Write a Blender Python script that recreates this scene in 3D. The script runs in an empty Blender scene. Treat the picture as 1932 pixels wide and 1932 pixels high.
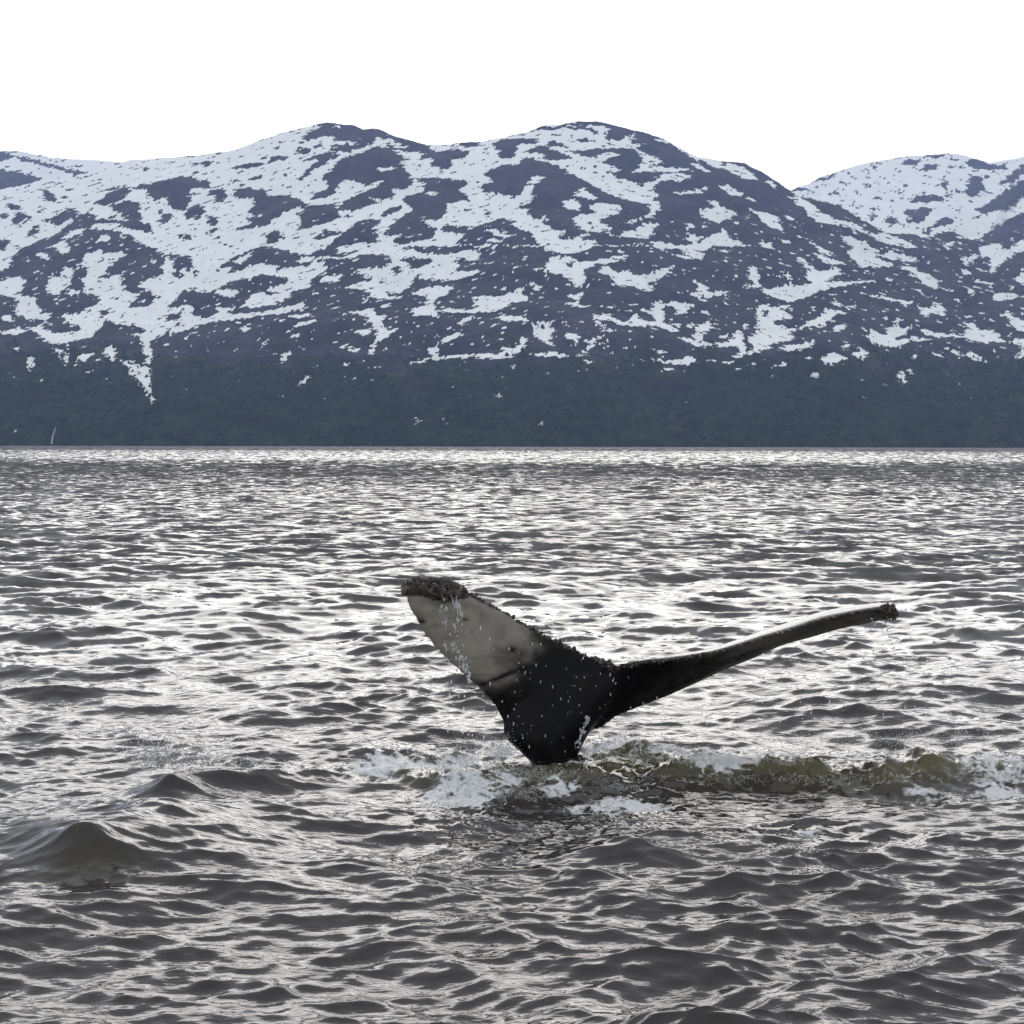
import bpy, bmesh, math, random
import numpy as np
from mathutils import Vector, noise as mnoise

R = math.radians
rng = np.random.default_rng(7)
random.seed(7)
scene = bpy.context.scene
C = scene.collection

# ------------------------------------------------------------------ camera
F = 3064.0            # focal length in units of a 1932-wide picture
CAM_H = 2.3           # eye height above the water (small boat)
PITCH = math.atan(126 / F)
ROLL = R(0.12)
cam_data = bpy.data.cameras.new('camera')
cam_data.sensor_width = 36.0
cam_data.lens = 36.0 * F / 1932
cam_data.clip_start = 0.2
cam_data.clip_end = 40000
cam = bpy.data.objects.new('camera', cam_data)
C.objects.link(cam)
cam.location = (0, 0, CAM_H)
cam.rotation_mode = 'ZXY'
from mathutils import Matrix
cam.matrix_world = (Matrix.Translation((0, 0, CAM_H)) @ Matrix.Rotation(math.pi / 2 - PITCH, 4, 'X')
                    @ Matrix.Rotation(ROLL, 4, 'Z'))
scene.camera = cam

# ------------------------------------------------------------------ world, sun, exposure
SUN_EL, SUN_AZ = R(14), R(1)      # azimuth from +Y towards +X (ahead, a little to the left)
world = bpy.data.worlds.new('World')
scene.world = world
world.use_nodes = True
wt = world.node_tree
wt.nodes.clear()
def wn(t, **k):
    n = wt.nodes.new(t)
    for a, b in k.items(): setattr(n, a, b)
    return n
sky = wn('ShaderNodeTexSky', sky_type='NISHITA', sun_disc=False, sun_elevation=SUN_EL, sun_rotation=SUN_AZ,
         air_density=1.2, dust_density=3.0, ozone_density=1.0, altitude=0.0)
bw = wn('ShaderNodeRGBToBW')
wt.links.new(sky.outputs[0], bw.inputs[0])
tint = wn('ShaderNodeMix', data_type='RGBA', blend_type='MULTIPLY')
tint.inputs[0].default_value = 1.0
wt.links.new(bw.outputs[0], tint.inputs[6])
tint.inputs[7].default_value = (1.0, 1.0, 1.01, 1)
tc = wn('ShaderNodeTexCoord')
cl = wn('ShaderNodeTexNoise')
cl.inputs['Scale'].default_value = 2.2
cl.inputs['Detail'].default_value = 7
cl.inputs['Roughness'].default_value = 0.55
wt.links.new(tc.outputs['Generated'], cl.inputs['Vector'])
mr = wn('ShaderNodeMapRange')
mr.inputs[1].default_value = 0.3; mr.inputs[2].default_value = 0.7
mr.inputs[3].default_value = 0.62; mr.inputs[4].default_value = 0.98
wt.links.new(cl.outputs[0], mr.inputs[0])
veil = wn('ShaderNodeMix', data_type='RGBA')
wt.links.new(mr.outputs[0], veil.inputs[0])
wt.links.new(sky.outputs[0], veil.inputs[6])
wt.links.new(tint.outputs[2], veil.inputs[7])
bg = wn('ShaderNodeBackground')
bg.inputs['Strength'].default_value = 0.10
wo = wn('ShaderNodeOutputWorld')
thin = wn('ShaderNodeMix', data_type='RGBA', blend_type='MULTIPLY')
thin.inputs[0].default_value = 1.0
wt.links.new(veil.outputs[2], thin.inputs[6])
thin.inputs[7].default_value = (0.19, 0.19, 0.19, 1)
deck = wn('ShaderNodeMix', data_type='RGBA', blend_type='ADD')      # even light of the thin cloud deck
deck.inputs[0].default_value = 1.0
wt.links.new(thin.outputs[2], deck.inputs[6])
deck.inputs[7].default_value = (4.6, 4.76, 4.95, 1)
wt.links.new(deck.outputs[2], bg.inputs[0])
wt.links.new(bg.outputs[0], wo.inputs[0])

sun_data = bpy.data.lights.new('sun', 'SUN')
sun_data.energy = 0.65
sun_data.angle = R(43)
sun_data.color = (1.0, 0.95, 0.88)
sun = bpy.data.objects.new('sun', sun_data)
C.objects.link(sun)
to_sun = Vector((math.sin(SUN_AZ) * math.cos(SUN_EL), math.cos(SUN_AZ) * math.cos(SUN_EL), math.sin(SUN_EL)))
sun.rotation_euler = to_sun.to_track_quat('Z', 'Y').to_euler()

vs = scene.view_settings
vs.view_transform = 'Standard'
vs.look = 'None'
vs.exposure = 0.90
vs.gamma = 1.0
vs.use_curve_mapping = False
scene.cycles.max_bounces = 5
scene.cycles.adaptive_threshold = 0.02
scene.cycles.diffuse_bounces = 1
scene.cycles.glossy_bounces = 2
scene.cycles.transmission_bounces = 4
scene.cycles.volume_bounces = 0
scene.cycles.use_denoising = True
scene.cycles.sample_clamp_indirect = 6.0

# ------------------------------------------------------------------ helpers
_cr, _sr = math.cos(ROLL), math.sin(ROLL)
_ct, _st = math.cos(PITCH), math.sin(PITCH)
def at(px, py, D):
    """point at distance Y = D that the photograph shows at (px, py) of 1932 x 1932"""
    u0, v0 = (px - 966) / F, (966 - py) / F
    u, v = u0 * _cr - v0 * _sr, u0 * _sr + v0 * _cr
    d = (u, _ct + v * _st, -_st + v * _ct)
    s = D / d[1]
    return Vector((d[0] * s, D, CAM_H + d[2] * s))
def on_water(px, py):
    u0, v0 = (px - 966) / F, (966 - py) / F
    u, v = u0 * _cr - v0 * _sr, u0 * _sr + v0 * _cr
    d = (u, _ct + v * _st, -_st + v * _ct)
    s = -CAM_H / d[2]
    return d[0] * s, d[1] * s
def view_of(X, Y, Z):
    """design helper: where a point of the terrain sits in the photograph"""
    zc = Y * _ct - (Z - CAM_H) * _st
    vc = Y * _st + (Z - CAM_H) * _ct
    u, v = X / zc, vc / zc
    u0, v0 = u * _cr + v * _sr, -u * _sr + v * _cr
    return 966 + u0 * F, 966 - v0 * F

def tag(o, label, cat=None, group=None, kind=None):
    o['label'] = label
    if cat: o['category'] = cat
    if group: o['group'] = group
    if kind: o['kind'] = kind
    return o
def mesh_np(name, V, Fc, mat=None, parent=None, smooth=True, attrs=None):
    """V (n,3), Fc (m,k) quads or triangles, fast"""
    me = bpy.data.meshes.new(name)
    V = np.asarray(V, dtype=np.float32); Fc = np.asarray(Fc, dtype=np.int32)
    n, m, k = len(V), len(Fc), Fc.shape[1]
    me.vertices.add(n); me.vertices.foreach_set('co', V.ravel())
    me.loops.add(m * k); me.loops.foreach_set('vertex_index', Fc.ravel())
    me.polygons.add(m)
    me.polygons.foreach_set('loop_start', np.arange(0, m * k, k, dtype=np.int32))
    me.polygons.foreach_set('loop_total', np.full(m, k, dtype=np.int32))
    me.polygons.foreach_set('use_smooth', np.full(m, smooth, dtype=bool))
    me.update(calc_edges=True)
    for a, val in (attrs or {}).items():
        at_ = me.attributes.new(a, 'FLOAT', 'POINT')
        at_.data.foreach_set('value', np.asarray(val, dtype=np.float32).ravel())
    if mat: me.materials.append(mat)
    o = bpy.data.objects.new(name, me)
    C.objects.link(o)
    if parent: o.parent = parent
    return o
def grid_faces(nr, nc):
    i = np.arange(nr - 1)[:, None] * nc + np.arange(nc - 1)[None, :]
    return np.stack([i, i + 1, i + nc + 1, i + nc], -1).reshape(-1, 4)

def vnoise(x, y, seed=0):
    """smooth 2-D value-gradient noise, about -1..1"""
    xi, yi = np.floor(x).astype(np.int64), np.floor(y).astype(np.int64)
    xf, yf = x - xi, y - yi
    def g(ix, iy):
        h = (ix * 374761393 + iy * 668265263 + seed * 974634777) & 0xffffffff
        h = ((h ^ (h >> 13)) * 1274126177) & 0xffffffff
        h = h ^ (h >> 16)
        a = (h & 0xffff) / 65536.0 * 2 * np.pi
        return np.cos(a), np.sin(a)
    sx, sy = xf * xf * xf * (xf * (xf * 6 - 15) + 10), yf * yf * yf * (yf * (yf * 6 - 15) + 10)
    def dot(dx, dy):
        gx, gy = g(xi + dx, yi + dy)
        return gx * (xf - dx) + gy * (yf - dy)
    a = dot(0, 0) * (1 - sx) + dot(1, 0) * sx
    b = dot(0, 1) * (1 - sx) + dot(1, 1) * sx
    return (a * (1 - sy) + b * sy) * 1.5
def fbm(x, y, oct=5, seed=0, gain=0.5, lac=2.03):
    s, a, t = 0, 1.0, 0
    for k in range(oct):
        s = s + a * vnoise(x, y, seed + k * 17); t += a
        x, y, a = x * lac + 13.7, y * lac - 7.1, a * gain
    return s / t * 1.4
def smooth(a, b, x):
    t = np.clip((x - a) / (b - a), 0, 1)
    return t * t * (3 - 2 * t)

def new_mat(name):
    m = bpy.data.materials.new(name)
    m.use_nodes = True
    nt = m.node_tree
    nt.nodes.clear()
    out = nt.nodes.new('ShaderNodeOutputMaterial')
    bs = nt.nodes.new('ShaderNodeBsdfPrincipled')
    nt.links.new(bs.outputs[0], out.inputs[0])
    return m, nt, bs
class NB:
    """tiny node builder"""
    def __init__(s, nt): s.nt = nt
    def n(s, t, ins=None, **k):
        nd = s.nt.nodes.new(t)
        for a, b in k.items(): setattr(nd, a, b)
        for i, v in (ins or {}).items():
            if isinstance(v, bpy.types.NodeSocket): s.nt.links.new(v, nd.inputs[i])
            else: nd.inputs[i].default_value = v
        return nd
    def math(s, op, a, b=0.0, c=0.0, clamp=False):
        return s.n('ShaderNodeMath', {0: a, 1: b, 2: c}, operation=op, use_clamp=clamp).outputs[0]
    def mix(s, f, a, b):
        return s.n('ShaderNodeMix', {0: f, 6: a, 7: b}, data_type='RGBA').outputs[2]
    def mixf(s, f, a, b):
        return s.n('ShaderNodeMix', {0: f, 2: a, 3: b}, data_type='FLOAT').outputs[0]
    def attr(s, name):
        return s.n('ShaderNodeAttribute', attribute_name=name).outputs['Fac']
    def pos(s, scale=(1, 1, 1)):
        g = s.n('ShaderNodeNewGeometry').outputs['Position']
        return s.n('ShaderNodeVectorMath', {0: g, 1: scale}, operation='MULTIPLY').outputs[0]
    def noise(s, vec, scale, detail=4, rough=0.5, dist=0.0):
        return s.n('ShaderNodeTexNoise', {'Vector': vec, 'Scale': scale, 'Detail': detail, 'Roughness': rough,
                                          'Distortion': dist}).outputs[0]
    def ramp(s, x, a, b, lo=0.0, hi=1.0):
        return s.n('ShaderNodeMapRange', {0: x, 1: a, 2: b, 3: lo, 4: hi}, interpolation_type='SMOOTHSTEP').outputs[0]

# ================================================================== MOUNTAINS
# where snow lies on the slopes: patches read off the photograph, in tiles of its pixels
TILES = {1: (0, 500), 2: (1000, 420), 3: (2000, 420), 4: (2840, 500), 5: (0, 950), 6: (1000, 900), 7: (2000, 900), 8: (2840, 950), 9: (0, 400)}
SNOW_OPS = '''
R 0 0,1000 1000,1000 1000,925 2000,925 3000,925 3000,985 3840,985 3840,1700 0,1700
R 1 0,125 60,150 230,190 360,230 620,285 560,300 440,270 200,200 100,170 0,205
R 1 0,260 120,290 320,325 200,370 0,405
R 1 370,165 440,175 580,195 460,185;100,122 280,138 350,155 260,142
R 1 40,515 90,510 180,545 160,560 60,545;100,610 130,570 190,575 225,620 180,660 140,640 100,670 85,640;0,590 85,595 60,605 0,612
R 1 310,405 350,410 420,470 395,505 335,490;490,400 545,410 490,430;365,370 450,360 440,374;525,322 605,326 560,334;260,560 320,560 290,585;190,755 240,670 280,665 275,720 240,755
R 1 290,640 430,590 500,545 565,560 555,600 460,645 410,680 400,650
R 1 130,850 300,770 400,740 500,660 560,600 620,580 700,500 780,435 920,390 960,420 900,480 760,525 700,510 640,580 710,590 680,620 800,625 1080,650 1115,735 1060,710 920,690 830,655 700,650 640,690 560,700 440,760 300,840
R 1 830,520 900,495 1005,495 1040,545 1000,560 1025,600 1020,640 940,635 870,590 820,555
R 1 940,395 1190,345 1300,315 1400,310 1380,330 1520,355 1530,400 1430,400 1370,410 1370,500 1345,560 1290,555 1225,525 1210,460 1130,490 1060,440 1090,400 1000,405
R 1 1500,440 1520,410 1610,408 1650,455 1620,500 1565,510 1555,450;1340,610 1360,545 1440,515 1500,560 1480,580 1410,605 1350,625;1140,640 1190,580 1250,578 1255,610 1200,660;1500,590 1580,610 1575,665 1520,670 1495,630;1515,705 1570,690 1560,725 1520,730
R 1 1270,735 1350,730 1410,780 1340,780;1400,620 1460,595 1460,620 1410,635;1595,815 1650,790 1640,810 1600,825;1660,265 1720,235 1820,215 1932,220 1880,240 1780,255;1660,350 1780,335 1760,350 1670,362
R 1 1690,420 1720,395 1850,405 1932,410 1932,680 1790,695 1700,710 1720,680 1830,650 1770,625 1850,600 1770,580 1850,530 1850,495 1820,465 1690,470
R 1 1390,235 1470,205 1545,205 1530,235 1490,235 1470,215;1000,250 1120,250 1390,210 1200,237 1060,264;740,425 790,395 870,390 930,370 870,400;1300,170 1400,160 1560,130 1710,105 1600,130 1420,168;1800,330 1932,300 1900,325 1830,345
R 1 75,966 90,900 140,850 260,800 400,740 480,770 620,700 780,695 880,710 980,770 1130,840 1200,880 1380,890 1420,905 1380,930 1410,966
S 1 370,820 480,770 490,830 520,860 460,870 400,840;265,870 320,860 380,930 310,910;710,770 740,735 800,750 800,775 750,785;590,930 660,870 720,840 770,880 900,855 935,880 820,930 800,966 600,966;1090,920 1140,930 1110,945;1180,966 1210,900 1260,966
R 1 0,765 85,775 50,830 50,860 0,855
R 1 1580,966 1700,900 1850,830 1932,815 1932,966
S 1 1680,940 1760,890 1830,880 1780,920 1720,950
R 2 45,165 150,125 340,80 440,65 520,75 640,90 720,120 780,110 860,150 1000,185 1150,235 1190,265 1120,275 1030,290 960,280 890,270 850,200 800,180 770,230 690,240 630,215 480,210 490,170 400,185 300,205 255,205 330,140 400,110 370,95 200,130 120,155
S 2 470,105 560,100 540,120 480,115;660,205 710,170 680,205;850,200 900,190 960,230 1050,260 960,265 880,230
R 2 200,285 310,265 320,295 210,305;330,250 400,235 420,250 340,265;430,245 590,235 720,240 720,262 600,270 620,300 530,290 440,280 500,260
R 2 240,365 350,315 480,292 525,310 490,350 440,340 300,355;300,400 400,350 450,350 440,380 350,410 260,500 230,500 270,455
R 2 410,490 470,430 520,350 650,315 760,262 860,258 900,280 1040,350 960,360 1000,420 1070,500 1010,560 900,560 940,610 820,640 740,600 790,660 620,725 490,720 560,650 740,570 880,490 720,525 640,500 560,490 520,530 500,590 420,625 310,640 360,590 450,550
S 2 770,410 930,400 1000,400 850,437
R 2 320,490 370,480 350,505;90,465 150,445 130,480;0,360 30,335 120,305 160,345 100,355 0,372;0,605 180,610 290,660 300,685 520,660 490,720 545,760 440,800 350,830 290,850 230,850 250,780 210,740 300,700 200,690 150,720 0,820
R 2 0,890 60,855 150,910 60,950 0,955;440,966 560,870 700,780 830,785 790,840 810,880 810,966;330,920 440,860 550,870 480,905 360,930;830,750 860,710 990,670 960,720 870,760
R 2 1000,285 1090,270 1190,270 1240,290 1380,275 1470,290 1440,330 1340,350 1340,400 1290,415 1180,375 1210,340 1110,340 1150,305 1080,290
R 2 1070,485 1250,475 1360,490 1480,520 1400,550 1450,610 1500,660 1420,640 1320,670 1290,700 1310,740 1230,790 1110,780 1130,790 1230,850 1210,920 960,966 890,940 1010,890 850,905 880,830 950,780 1070,710 990,650 1010,610 1140,580 1150,520
S 2 1160,590 1190,570 1260,595 1180,605;1180,515 1250,510 1240,525
R 2 1310,225 1440,208 1540,225 1550,245 1440,255 1420,235;1620,240 1700,205 1830,190 1932,200 1932,230 1820,235 1810,290 1770,330 1690,335 1690,280;1535,290 1600,285 1570,300
R 2 1560,455 1700,385 1840,380 1860,340 1932,330 1932,450 1890,530 1840,600 1790,620 1720,600 1590,585 1560,550 1570,525 1650,510 1620,480
R 2 1605,385 1640,380 1630,395;1400,705 1500,710 1440,725;1575,725 1660,705 1620,730;1390,200 1530,195 1470,190;1830,145 1932,120 1932,135
R 2 1270,830 1300,810 1360,840 1540,825 1640,785 1720,770 1830,790 1770,820 1850,855 1932,880 1932,966 1370,966 1380,930 1450,890 1340,880 1260,870
S 2 1580,850 1640,850 1770,905 1720,915 1650,890;1590,945 1630,910 1720,940
R 2 1800,695 1932,650 1932,760 1890,730 1900,700;1870,280 1932,260 1932,310
R 3 0,130 70,100 170,110 270,80 400,62 470,65 640,100 800,150 950,200 1000,235 1100,300 1180,350 1380,465 1300,460 1200,440 1150,420 900,415 820,410 850,360 940,345 870,320 790,290 740,260 830,225 720,235 740,140 640,210 520,195 530,150 570,125 510,100 360,95 260,95 170,130 30,130
S 3 860,190 960,210 1000,235 900,215;905,290 990,315 930,305;1130,370 1200,375 1330,465 1220,430;840,380 930,340 940,370 860,400
R 3 240,110 360,105 480,140 450,155 400,130 280,130;300,205 400,195 430,210 350,222;120,160 180,165 140,180;90,235 160,205 260,255 180,255;0,200 30,215 0,245
R 3 0,265 80,245 180,290 270,325 280,350 200,345 120,355 80,340 90,310 0,290;0,345 150,385 260,430 140,475 0,460
R 3 270,290 400,270 520,265 700,265 740,270 790,330 770,400 700,440 860,430 840,480 760,510 680,490 580,480 600,450 540,440 680,425 580,400 500,370 560,330 640,310 540,290 440,330 340,320
R 3 0,500 240,450 560,450 870,440 1200,430 1400,470 1700,640 1932,780 1932,966 0,966
S 3 150,370 220,340 280,350 300,300 450,335 520,310 590,300 500,370 420,400 600,390 540,440 600,480 680,490 760,515 860,510 950,450 1060,440 1160,470 1080,500 1040,545 1060,515 1000,490 900,520 870,560 910,600 860,630 920,650 905,740 850,760 680,820 690,790 790,770 850,720 840,670 680,640 600,620 480,560 380,500 260,440
S 3 990,580 1160,570 1240,530 1180,500 1270,550 1200,590 1060,600;1340,540 1420,520 1450,560 1550,610 1440,610;1200,690 1230,710 1370,690 1460,720 1480,750 1380,795 1310,800 1230,760;1270,640 1350,650 1370,690 1300,690
S 3 1560,690 1640,730 1730,720 1760,800 1810,860 1710,830 1660,790 1650,740 1580,730;210,650 250,620 340,650 340,710 280,715 220,690;400,680 480,660 650,680 620,740 560,750 450,740;290,790 330,745 430,740 560,760 480,790 580,850 480,875 350,850
S 3 290,610 350,540 420,600 480,620 430,650 380,620;0,790 110,755 60,800 130,850 240,860 170,920 250,945 320,900 400,870 350,930 470,930 440,966 60,966 0,910;610,885 750,850 850,795 930,820 870,850 860,890 820,920 700,910
S 3 1100,800 1170,830 1130,870 1220,930 1140,940 1090,930 1130,880;1220,940 1290,900 1390,840 1410,920 1530,950 1500,966 1150,966;1820,755 1880,770 1932,800 1870,790;0,480 90,475 0,525
R 3 370,800 430,800 420,830 380,820;420,405 480,380 460,400;640,550 720,570 690,575;600,600 680,600 640,608
R 3 1180,320 1400,350 1540,360 1640,420 1840,570 1932,620 1932,700 1700,640 1400,470 1250,400
S 3 1190,330 1330,340 1440,380 1520,390 1640,490 1530,490 1400,420 1300,400;1680,500 1740,500 1770,570;810,400 1150,408 1050,425 850,415;1510,630 1580,620 1610,655
R 4 1040,230 1090,190 1180,200 1130,235;1190,270 1230,225 1340,235 1220,278;815,260 850,232 880,245;1190,175 1300,150 1400,145 1320,175;1440,150 1520,160 1470,167;1370,190 1470,190 1460,207;1530,190 1600,180 1700,240 1820,250 1720,262 1600,260 1530,230;1460,240 1490,240 1480,262;1350,255 1440,230 1400,250
R 4 620,370 700,348 690,370 650,380;785,310 825,330 820,347;790,360 830,390 800,410;700,435 750,420 720,450;1065,375 1110,370 1080,400;1000,425 1050,425 1020,440;1280,380 1400,345 1350,385;1170,435 1230,410 1200,435;1520,400 1550,320 1690,310 1600,350 1660,390 1600,450 1540,460 1500,430
R 4 1090,500 1180,460 1330,450 1360,500 1280,490 1150,505;1340,440 1400,440 1400,470;1320,515 1440,550 1400,530;820,550 900,545 840,560;800,620 830,575 860,590 830,625;930,640 960,600 1030,630 985,668;1045,575 1120,560 1200,540 1280,550 1220,600 1180,650 1070,640 1120,600
R 4 1200,730 1330,620 1420,620 1420,660 1370,680 1330,650 1230,745;710,530 770,525 720,547;470,450 560,425 600,430 520,450;370,370 450,325 620,275 500,332;640,290 720,275 660,297;720,235 840,205 760,227;960,185 1130,155 1010,187;220,410 280,390 390,410 260,420;1600,240 1840,230 1760,245
R 4 1750,375 1850,290 1932,210 1932,270 1850,350 1780,380;1590,560 1720,480 1830,400 1932,330 1932,440 1870,520 1800,560 1740,550 1660,590;1650,740 1700,690 1850,620 1932,570 1932,700 1800,780 1620,770
R 4 0,260 140,330 210,400 290,455 400,480 600,530 780,640 900,710 1000,730 1130,730 1230,765 1330,715 1420,712 1520,770 1620,775 1932,680 1932,966 0,966
S 4 200,455 290,460 370,490 450,560 560,620 700,650 830,740 900,720 1000,750 1170,825 1080,830 900,790 820,745 700,690 610,670 540,660 440,650 380,600 350,570 370,560 280,510
S 4 600,740 680,750 900,860 830,860 700,825 640,800;650,860 700,830 870,870 900,930 1000,966 740,966;880,890 960,850 1160,910 1160,940 1000,920;0,570 70,570 160,610 150,650 190,705 90,680 30,640;190,600 240,605 330,650 250,635;50,350 110,340 155,415 110,390
S 4 0,800 110,795 120,840 60,830;180,795 210,775 280,800;360,770 450,820 540,880 590,900 480,870;410,860 500,900 610,950 540,960 460,920;290,905 340,915 370,966 330,950;1350,800 1440,780 1380,850
S 4 1490,880 1530,966 1620,880 1600,830 1700,800 1760,800 1780,850 1840,830 1932,760 1932,850 1780,920 1740,966 1700,966 1700,900 1580,900 1540,966 1510,966
S 5 0,0 75,0 60,100 0,130
S 5 590,50 640,0 930,0 820,70 770,130 740,190 880,150 870,220 920,270 1020,300 960,370 880,440 760,480 740,530 660,610 570,630 430,660 340,640 270,590 220,540 290,520 340,480 210,480 120,440 110,400 140,360 80,310 0,300 0,210 100,170 190,180 160,250 180,240 150,310 260,320 270,390 300,440 370,430 340,500 310,540 390,580 600,560 590,520 510,510 450,440 600,430 640,380 740,350 720,310 620,290 600,200 640,150 620,90
R 5 260,310 560,300 720,320 700,370 600,410 580,440 480,440 300,420 270,380;690,60 750,40 720,80;700,420 800,410 740,480;820,320 890,320 860,340
S 5 1180,90 1220,30 1270,110 1390,130 1400,70 1360,0 1740,0 1560,120 1700,90 1620,160 1900,70 1932,75 1932,150 1700,200 1650,220 1500,290 1330,260 1280,320 1200,410 1390,370 1400,440 1480,480 1570,440 1590,390 1700,400 1690,450 1932,420 1932,450 1600,490 1450,520 1330,560 1180,600 1090,630 1085,670 1040,660 1020,600 900,590 1050,580 1030,530 830,520 780,480 900,430 930,390 1080,390 1130,310 1100,290 1000,240 1060,190 1120,190 1180,150
R 5 1240,130 1310,130 1330,180 1280,190;1190,450 1310,420 1320,470 1220,500;1160,600 1330,470 1300,520 1180,600
S 5 1030,660 1085,660 1110,720 1090,800 1080,960 1020,966 940,850 980,800 1040,830 1070,760 1030,720;870,760 1000,800 960,830 1010,900 1060,966 1000,930 930,850
S 5 330,250 390,150 440,190 470,100 550,120 520,190 500,240 430,290 360,310;470,300 520,255 590,290 520,305;1580,260 1740,270 1700,320 1590,310;1750,390 1840,300 1932,280 1932,380 1800,400
S 5 380,690 470,700 480,780 490,860 450,760 400,710;580,730 680,730 620,770 530,850 560,800;740,700 830,670 850,740 820,790 770,740;190,770 260,730 250,800 210,880 210,820;80,690 150,670 120,720;60,890 150,900 90,908;260,920 330,910 290,935;580,860 690,850 670,870;700,770 725,770 720,810
S 5 1340,620 1400,560 1360,630;1700,700 1730,670 1710,715;1870,710 1932,600 1932,640;1610,550 1680,540 1650,570;1730,545 1830,530 1790,570;1215,920 1240,885 1240,915;0,570 140,540 160,580 60,590;720,950 790,880 770,920;0,460 60,450 120,500 40,490;90,540 200,560 160,575
S 6 0,40 140,0 480,0 430,60 300,110 180,85
S 6 0,255 0,180 70,180 60,230 220,190 290,210 350,150 420,160 400,200 470,190 380,250 300,310 350,330 140,390 0,370 0,345 120,330 180,290 100,265
S 6 220,160 300,120 450,125 560,130 700,60 520,100 510,60 700,20 820,30 900,10 960,30 1050,70 1180,110 1320,110 1400,90 1440,70 1560,100 1550,150 1440,150 1400,190 1350,240 1540,220 1530,245 1400,280 1300,295 1170,285 1080,270 1040,330 960,390 860,380 880,410 970,410 960,430 860,430 760,420 750,370 670,350 560,350 700,300 780,310 680,240 650,205 830,215 870,170 930,140 880,110 700,105 560,140 380,140 240,175
R 6 640,130 860,105 930,140 850,210 700,200;950,150 1020,125 1190,140 1200,170 1060,215 1020,170;1360,150 1430,130 1420,175 1370,175;890,210 960,190 990,235 920,250;800,310 860,300 830,325;730,250 800,255 760,272;1240,185 1320,170 1260,190
S 6 380,300 440,260 560,255 470,310;0,410 180,380 100,460 0,480;0,520 170,480 280,450 280,500 150,530 0,545;300,410 340,385 380,390;140,550 200,540 370,530 230,570;180,625 360,570 350,595 220,630
S 6 580,520 700,510 760,490 790,540 880,570 830,590 870,630 860,670 980,630 860,710 790,760 770,830 740,855 760,780 800,700 790,640 750,590 760,560;630,670 740,640 750,680 700,690;550,770 590,750 620,790 670,800 630,820;670,400 810,465 720,440;820,470 920,460 850,500;630,560 700,575 650,570
S 6 1040,390 1160,350 1260,330 1360,345 1310,400 1230,420 1210,490 1260,550 1080,555 1060,500 1150,480 1170,410;1260,520 1310,495 1450,510 1520,500 1500,420 1460,410 1580,410 1700,410 1850,340 1870,390 1900,440 1790,450 1700,500 1600,525 1420,530;1310,440 1420,450 1320,457
S 6 1000,905 1100,870 1190,850 1170,790 1260,760 1300,700 1400,660 1400,700 1280,750 1230,800 1240,850 1390,830 1520,825 1690,835 1720,800 1700,770 1810,790 1870,700 1890,700 1870,780 1800,850 1690,860 1520,855 1300,860 1100,895
S 6 1400,600 1440,560 1510,550 1410,625;1320,580 1400,605 1380,600;1640,565 1820,555 1932,595 1840,590 1720,577;1390,875 1470,890 1450,907;1420,920 1490,955 1440,945;1750,910 1810,900 1810,950;150,700 220,680 230,715;90,920 130,820 190,810 120,890;310,780 400,730 330,777;730,920 880,918 760,937;520,905 610,885 590,907;1900,320 1932,320 1932,360;1500,40 1640,30 1560,60;1230,700 1250,690 1240,720;1680,720 1720,720 1700,732;1880,810 1932,820 1932,835
S 7 40,0 330,0 470,5 420,60 290,100 170,100 90,60
S 7 840,10 950,20 1080,45 1250,20 1290,0 1420,10 1530,25 1450,45 1380,25 1280,50 1230,100 1240,140 1140,140 1040,120 1110,95 1060,65 920,75
S 7 80,210 140,125 280,125 310,160 430,160 500,140 690,100 650,140 560,170 430,170 450,190 380,220 380,260 340,330 370,350 280,345 300,310 210,250 100,240
R 7 190,165 300,165 280,205 230,190;225,245 280,240 260,260
S 7 450,235 530,190 620,240 680,210 720,260 820,255 1010,185 990,240 830,320 870,345 850,375 770,350 650,325 570,335 590,290 540,250;0,330 75,335 40,365 0,365;210,405 300,400 370,375 330,440;220,455 290,455 410,490 330,490;480,495 600,475 590,497
S 7 1150,300 1280,345 1240,380 1470,370 1220,430 1120,395 1200,380 1200,330
S 7 730,490 860,510 880,440 940,465 1010,450 1170,470 1120,530 1020,545 1050,500 970,470 930,490 960,560 940,590 1070,670 1000,665 920,630 850,620 760,630 660,620 570,590 440,560 440,540 540,545 600,580 700,600 710,560 760,530 770,580 890,600 860,540
S 7 430,575 490,590 530,670 510,670 480,605;410,770 420,720 520,685 460,740 350,845 300,840;0,620 60,600 150,580 130,630 170,660 120,680 120,730 170,780 70,740 0,690;0,828 110,815 260,828 250,850 0,842;240,670 330,690 320,800 300,720 250,720;350,770 380,720 400,720;520,720 555,770 520,800;350,870 440,880 390,897;580,660 640,650 610,670;540,820 610,815 580,832
R 7 30,620 90,615 80,650 40,650
S 7 1060,715 1120,710 1180,740 1190,620 1280,590 1290,640 1230,680 1250,740 1370,750 1450,720 1460,660 1530,660 1510,720 1540,750 1520,820 1600,790 1570,700 1640,680 1650,620 1630,560 1680,470 1720,500 1860,460 1800,540 1860,570 1720,590 1740,640 1932,640 1820,680 1900,700 1840,730 1690,740 1720,790 1600,820 1480,860 1450,850 1500,810 1480,770 1340,780 1180,770
S 7 1000,605 1080,610 1060,640;1100,620 1170,600 1150,640;1130,690 1190,690 1180,720;1350,700 1440,680 1380,722;1510,640 1580,590 1550,640;1450,325 1610,330 1540,240 1590,180 1630,230 1640,320 1700,370 1810,360 1810,310 1880,330 1932,370 1932,440 1830,440 1730,410 1660,350;1810,190 1850,260 1880,320 1932,345 1870,315 1830,262;1220,530 1250,510 1300,550
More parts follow.
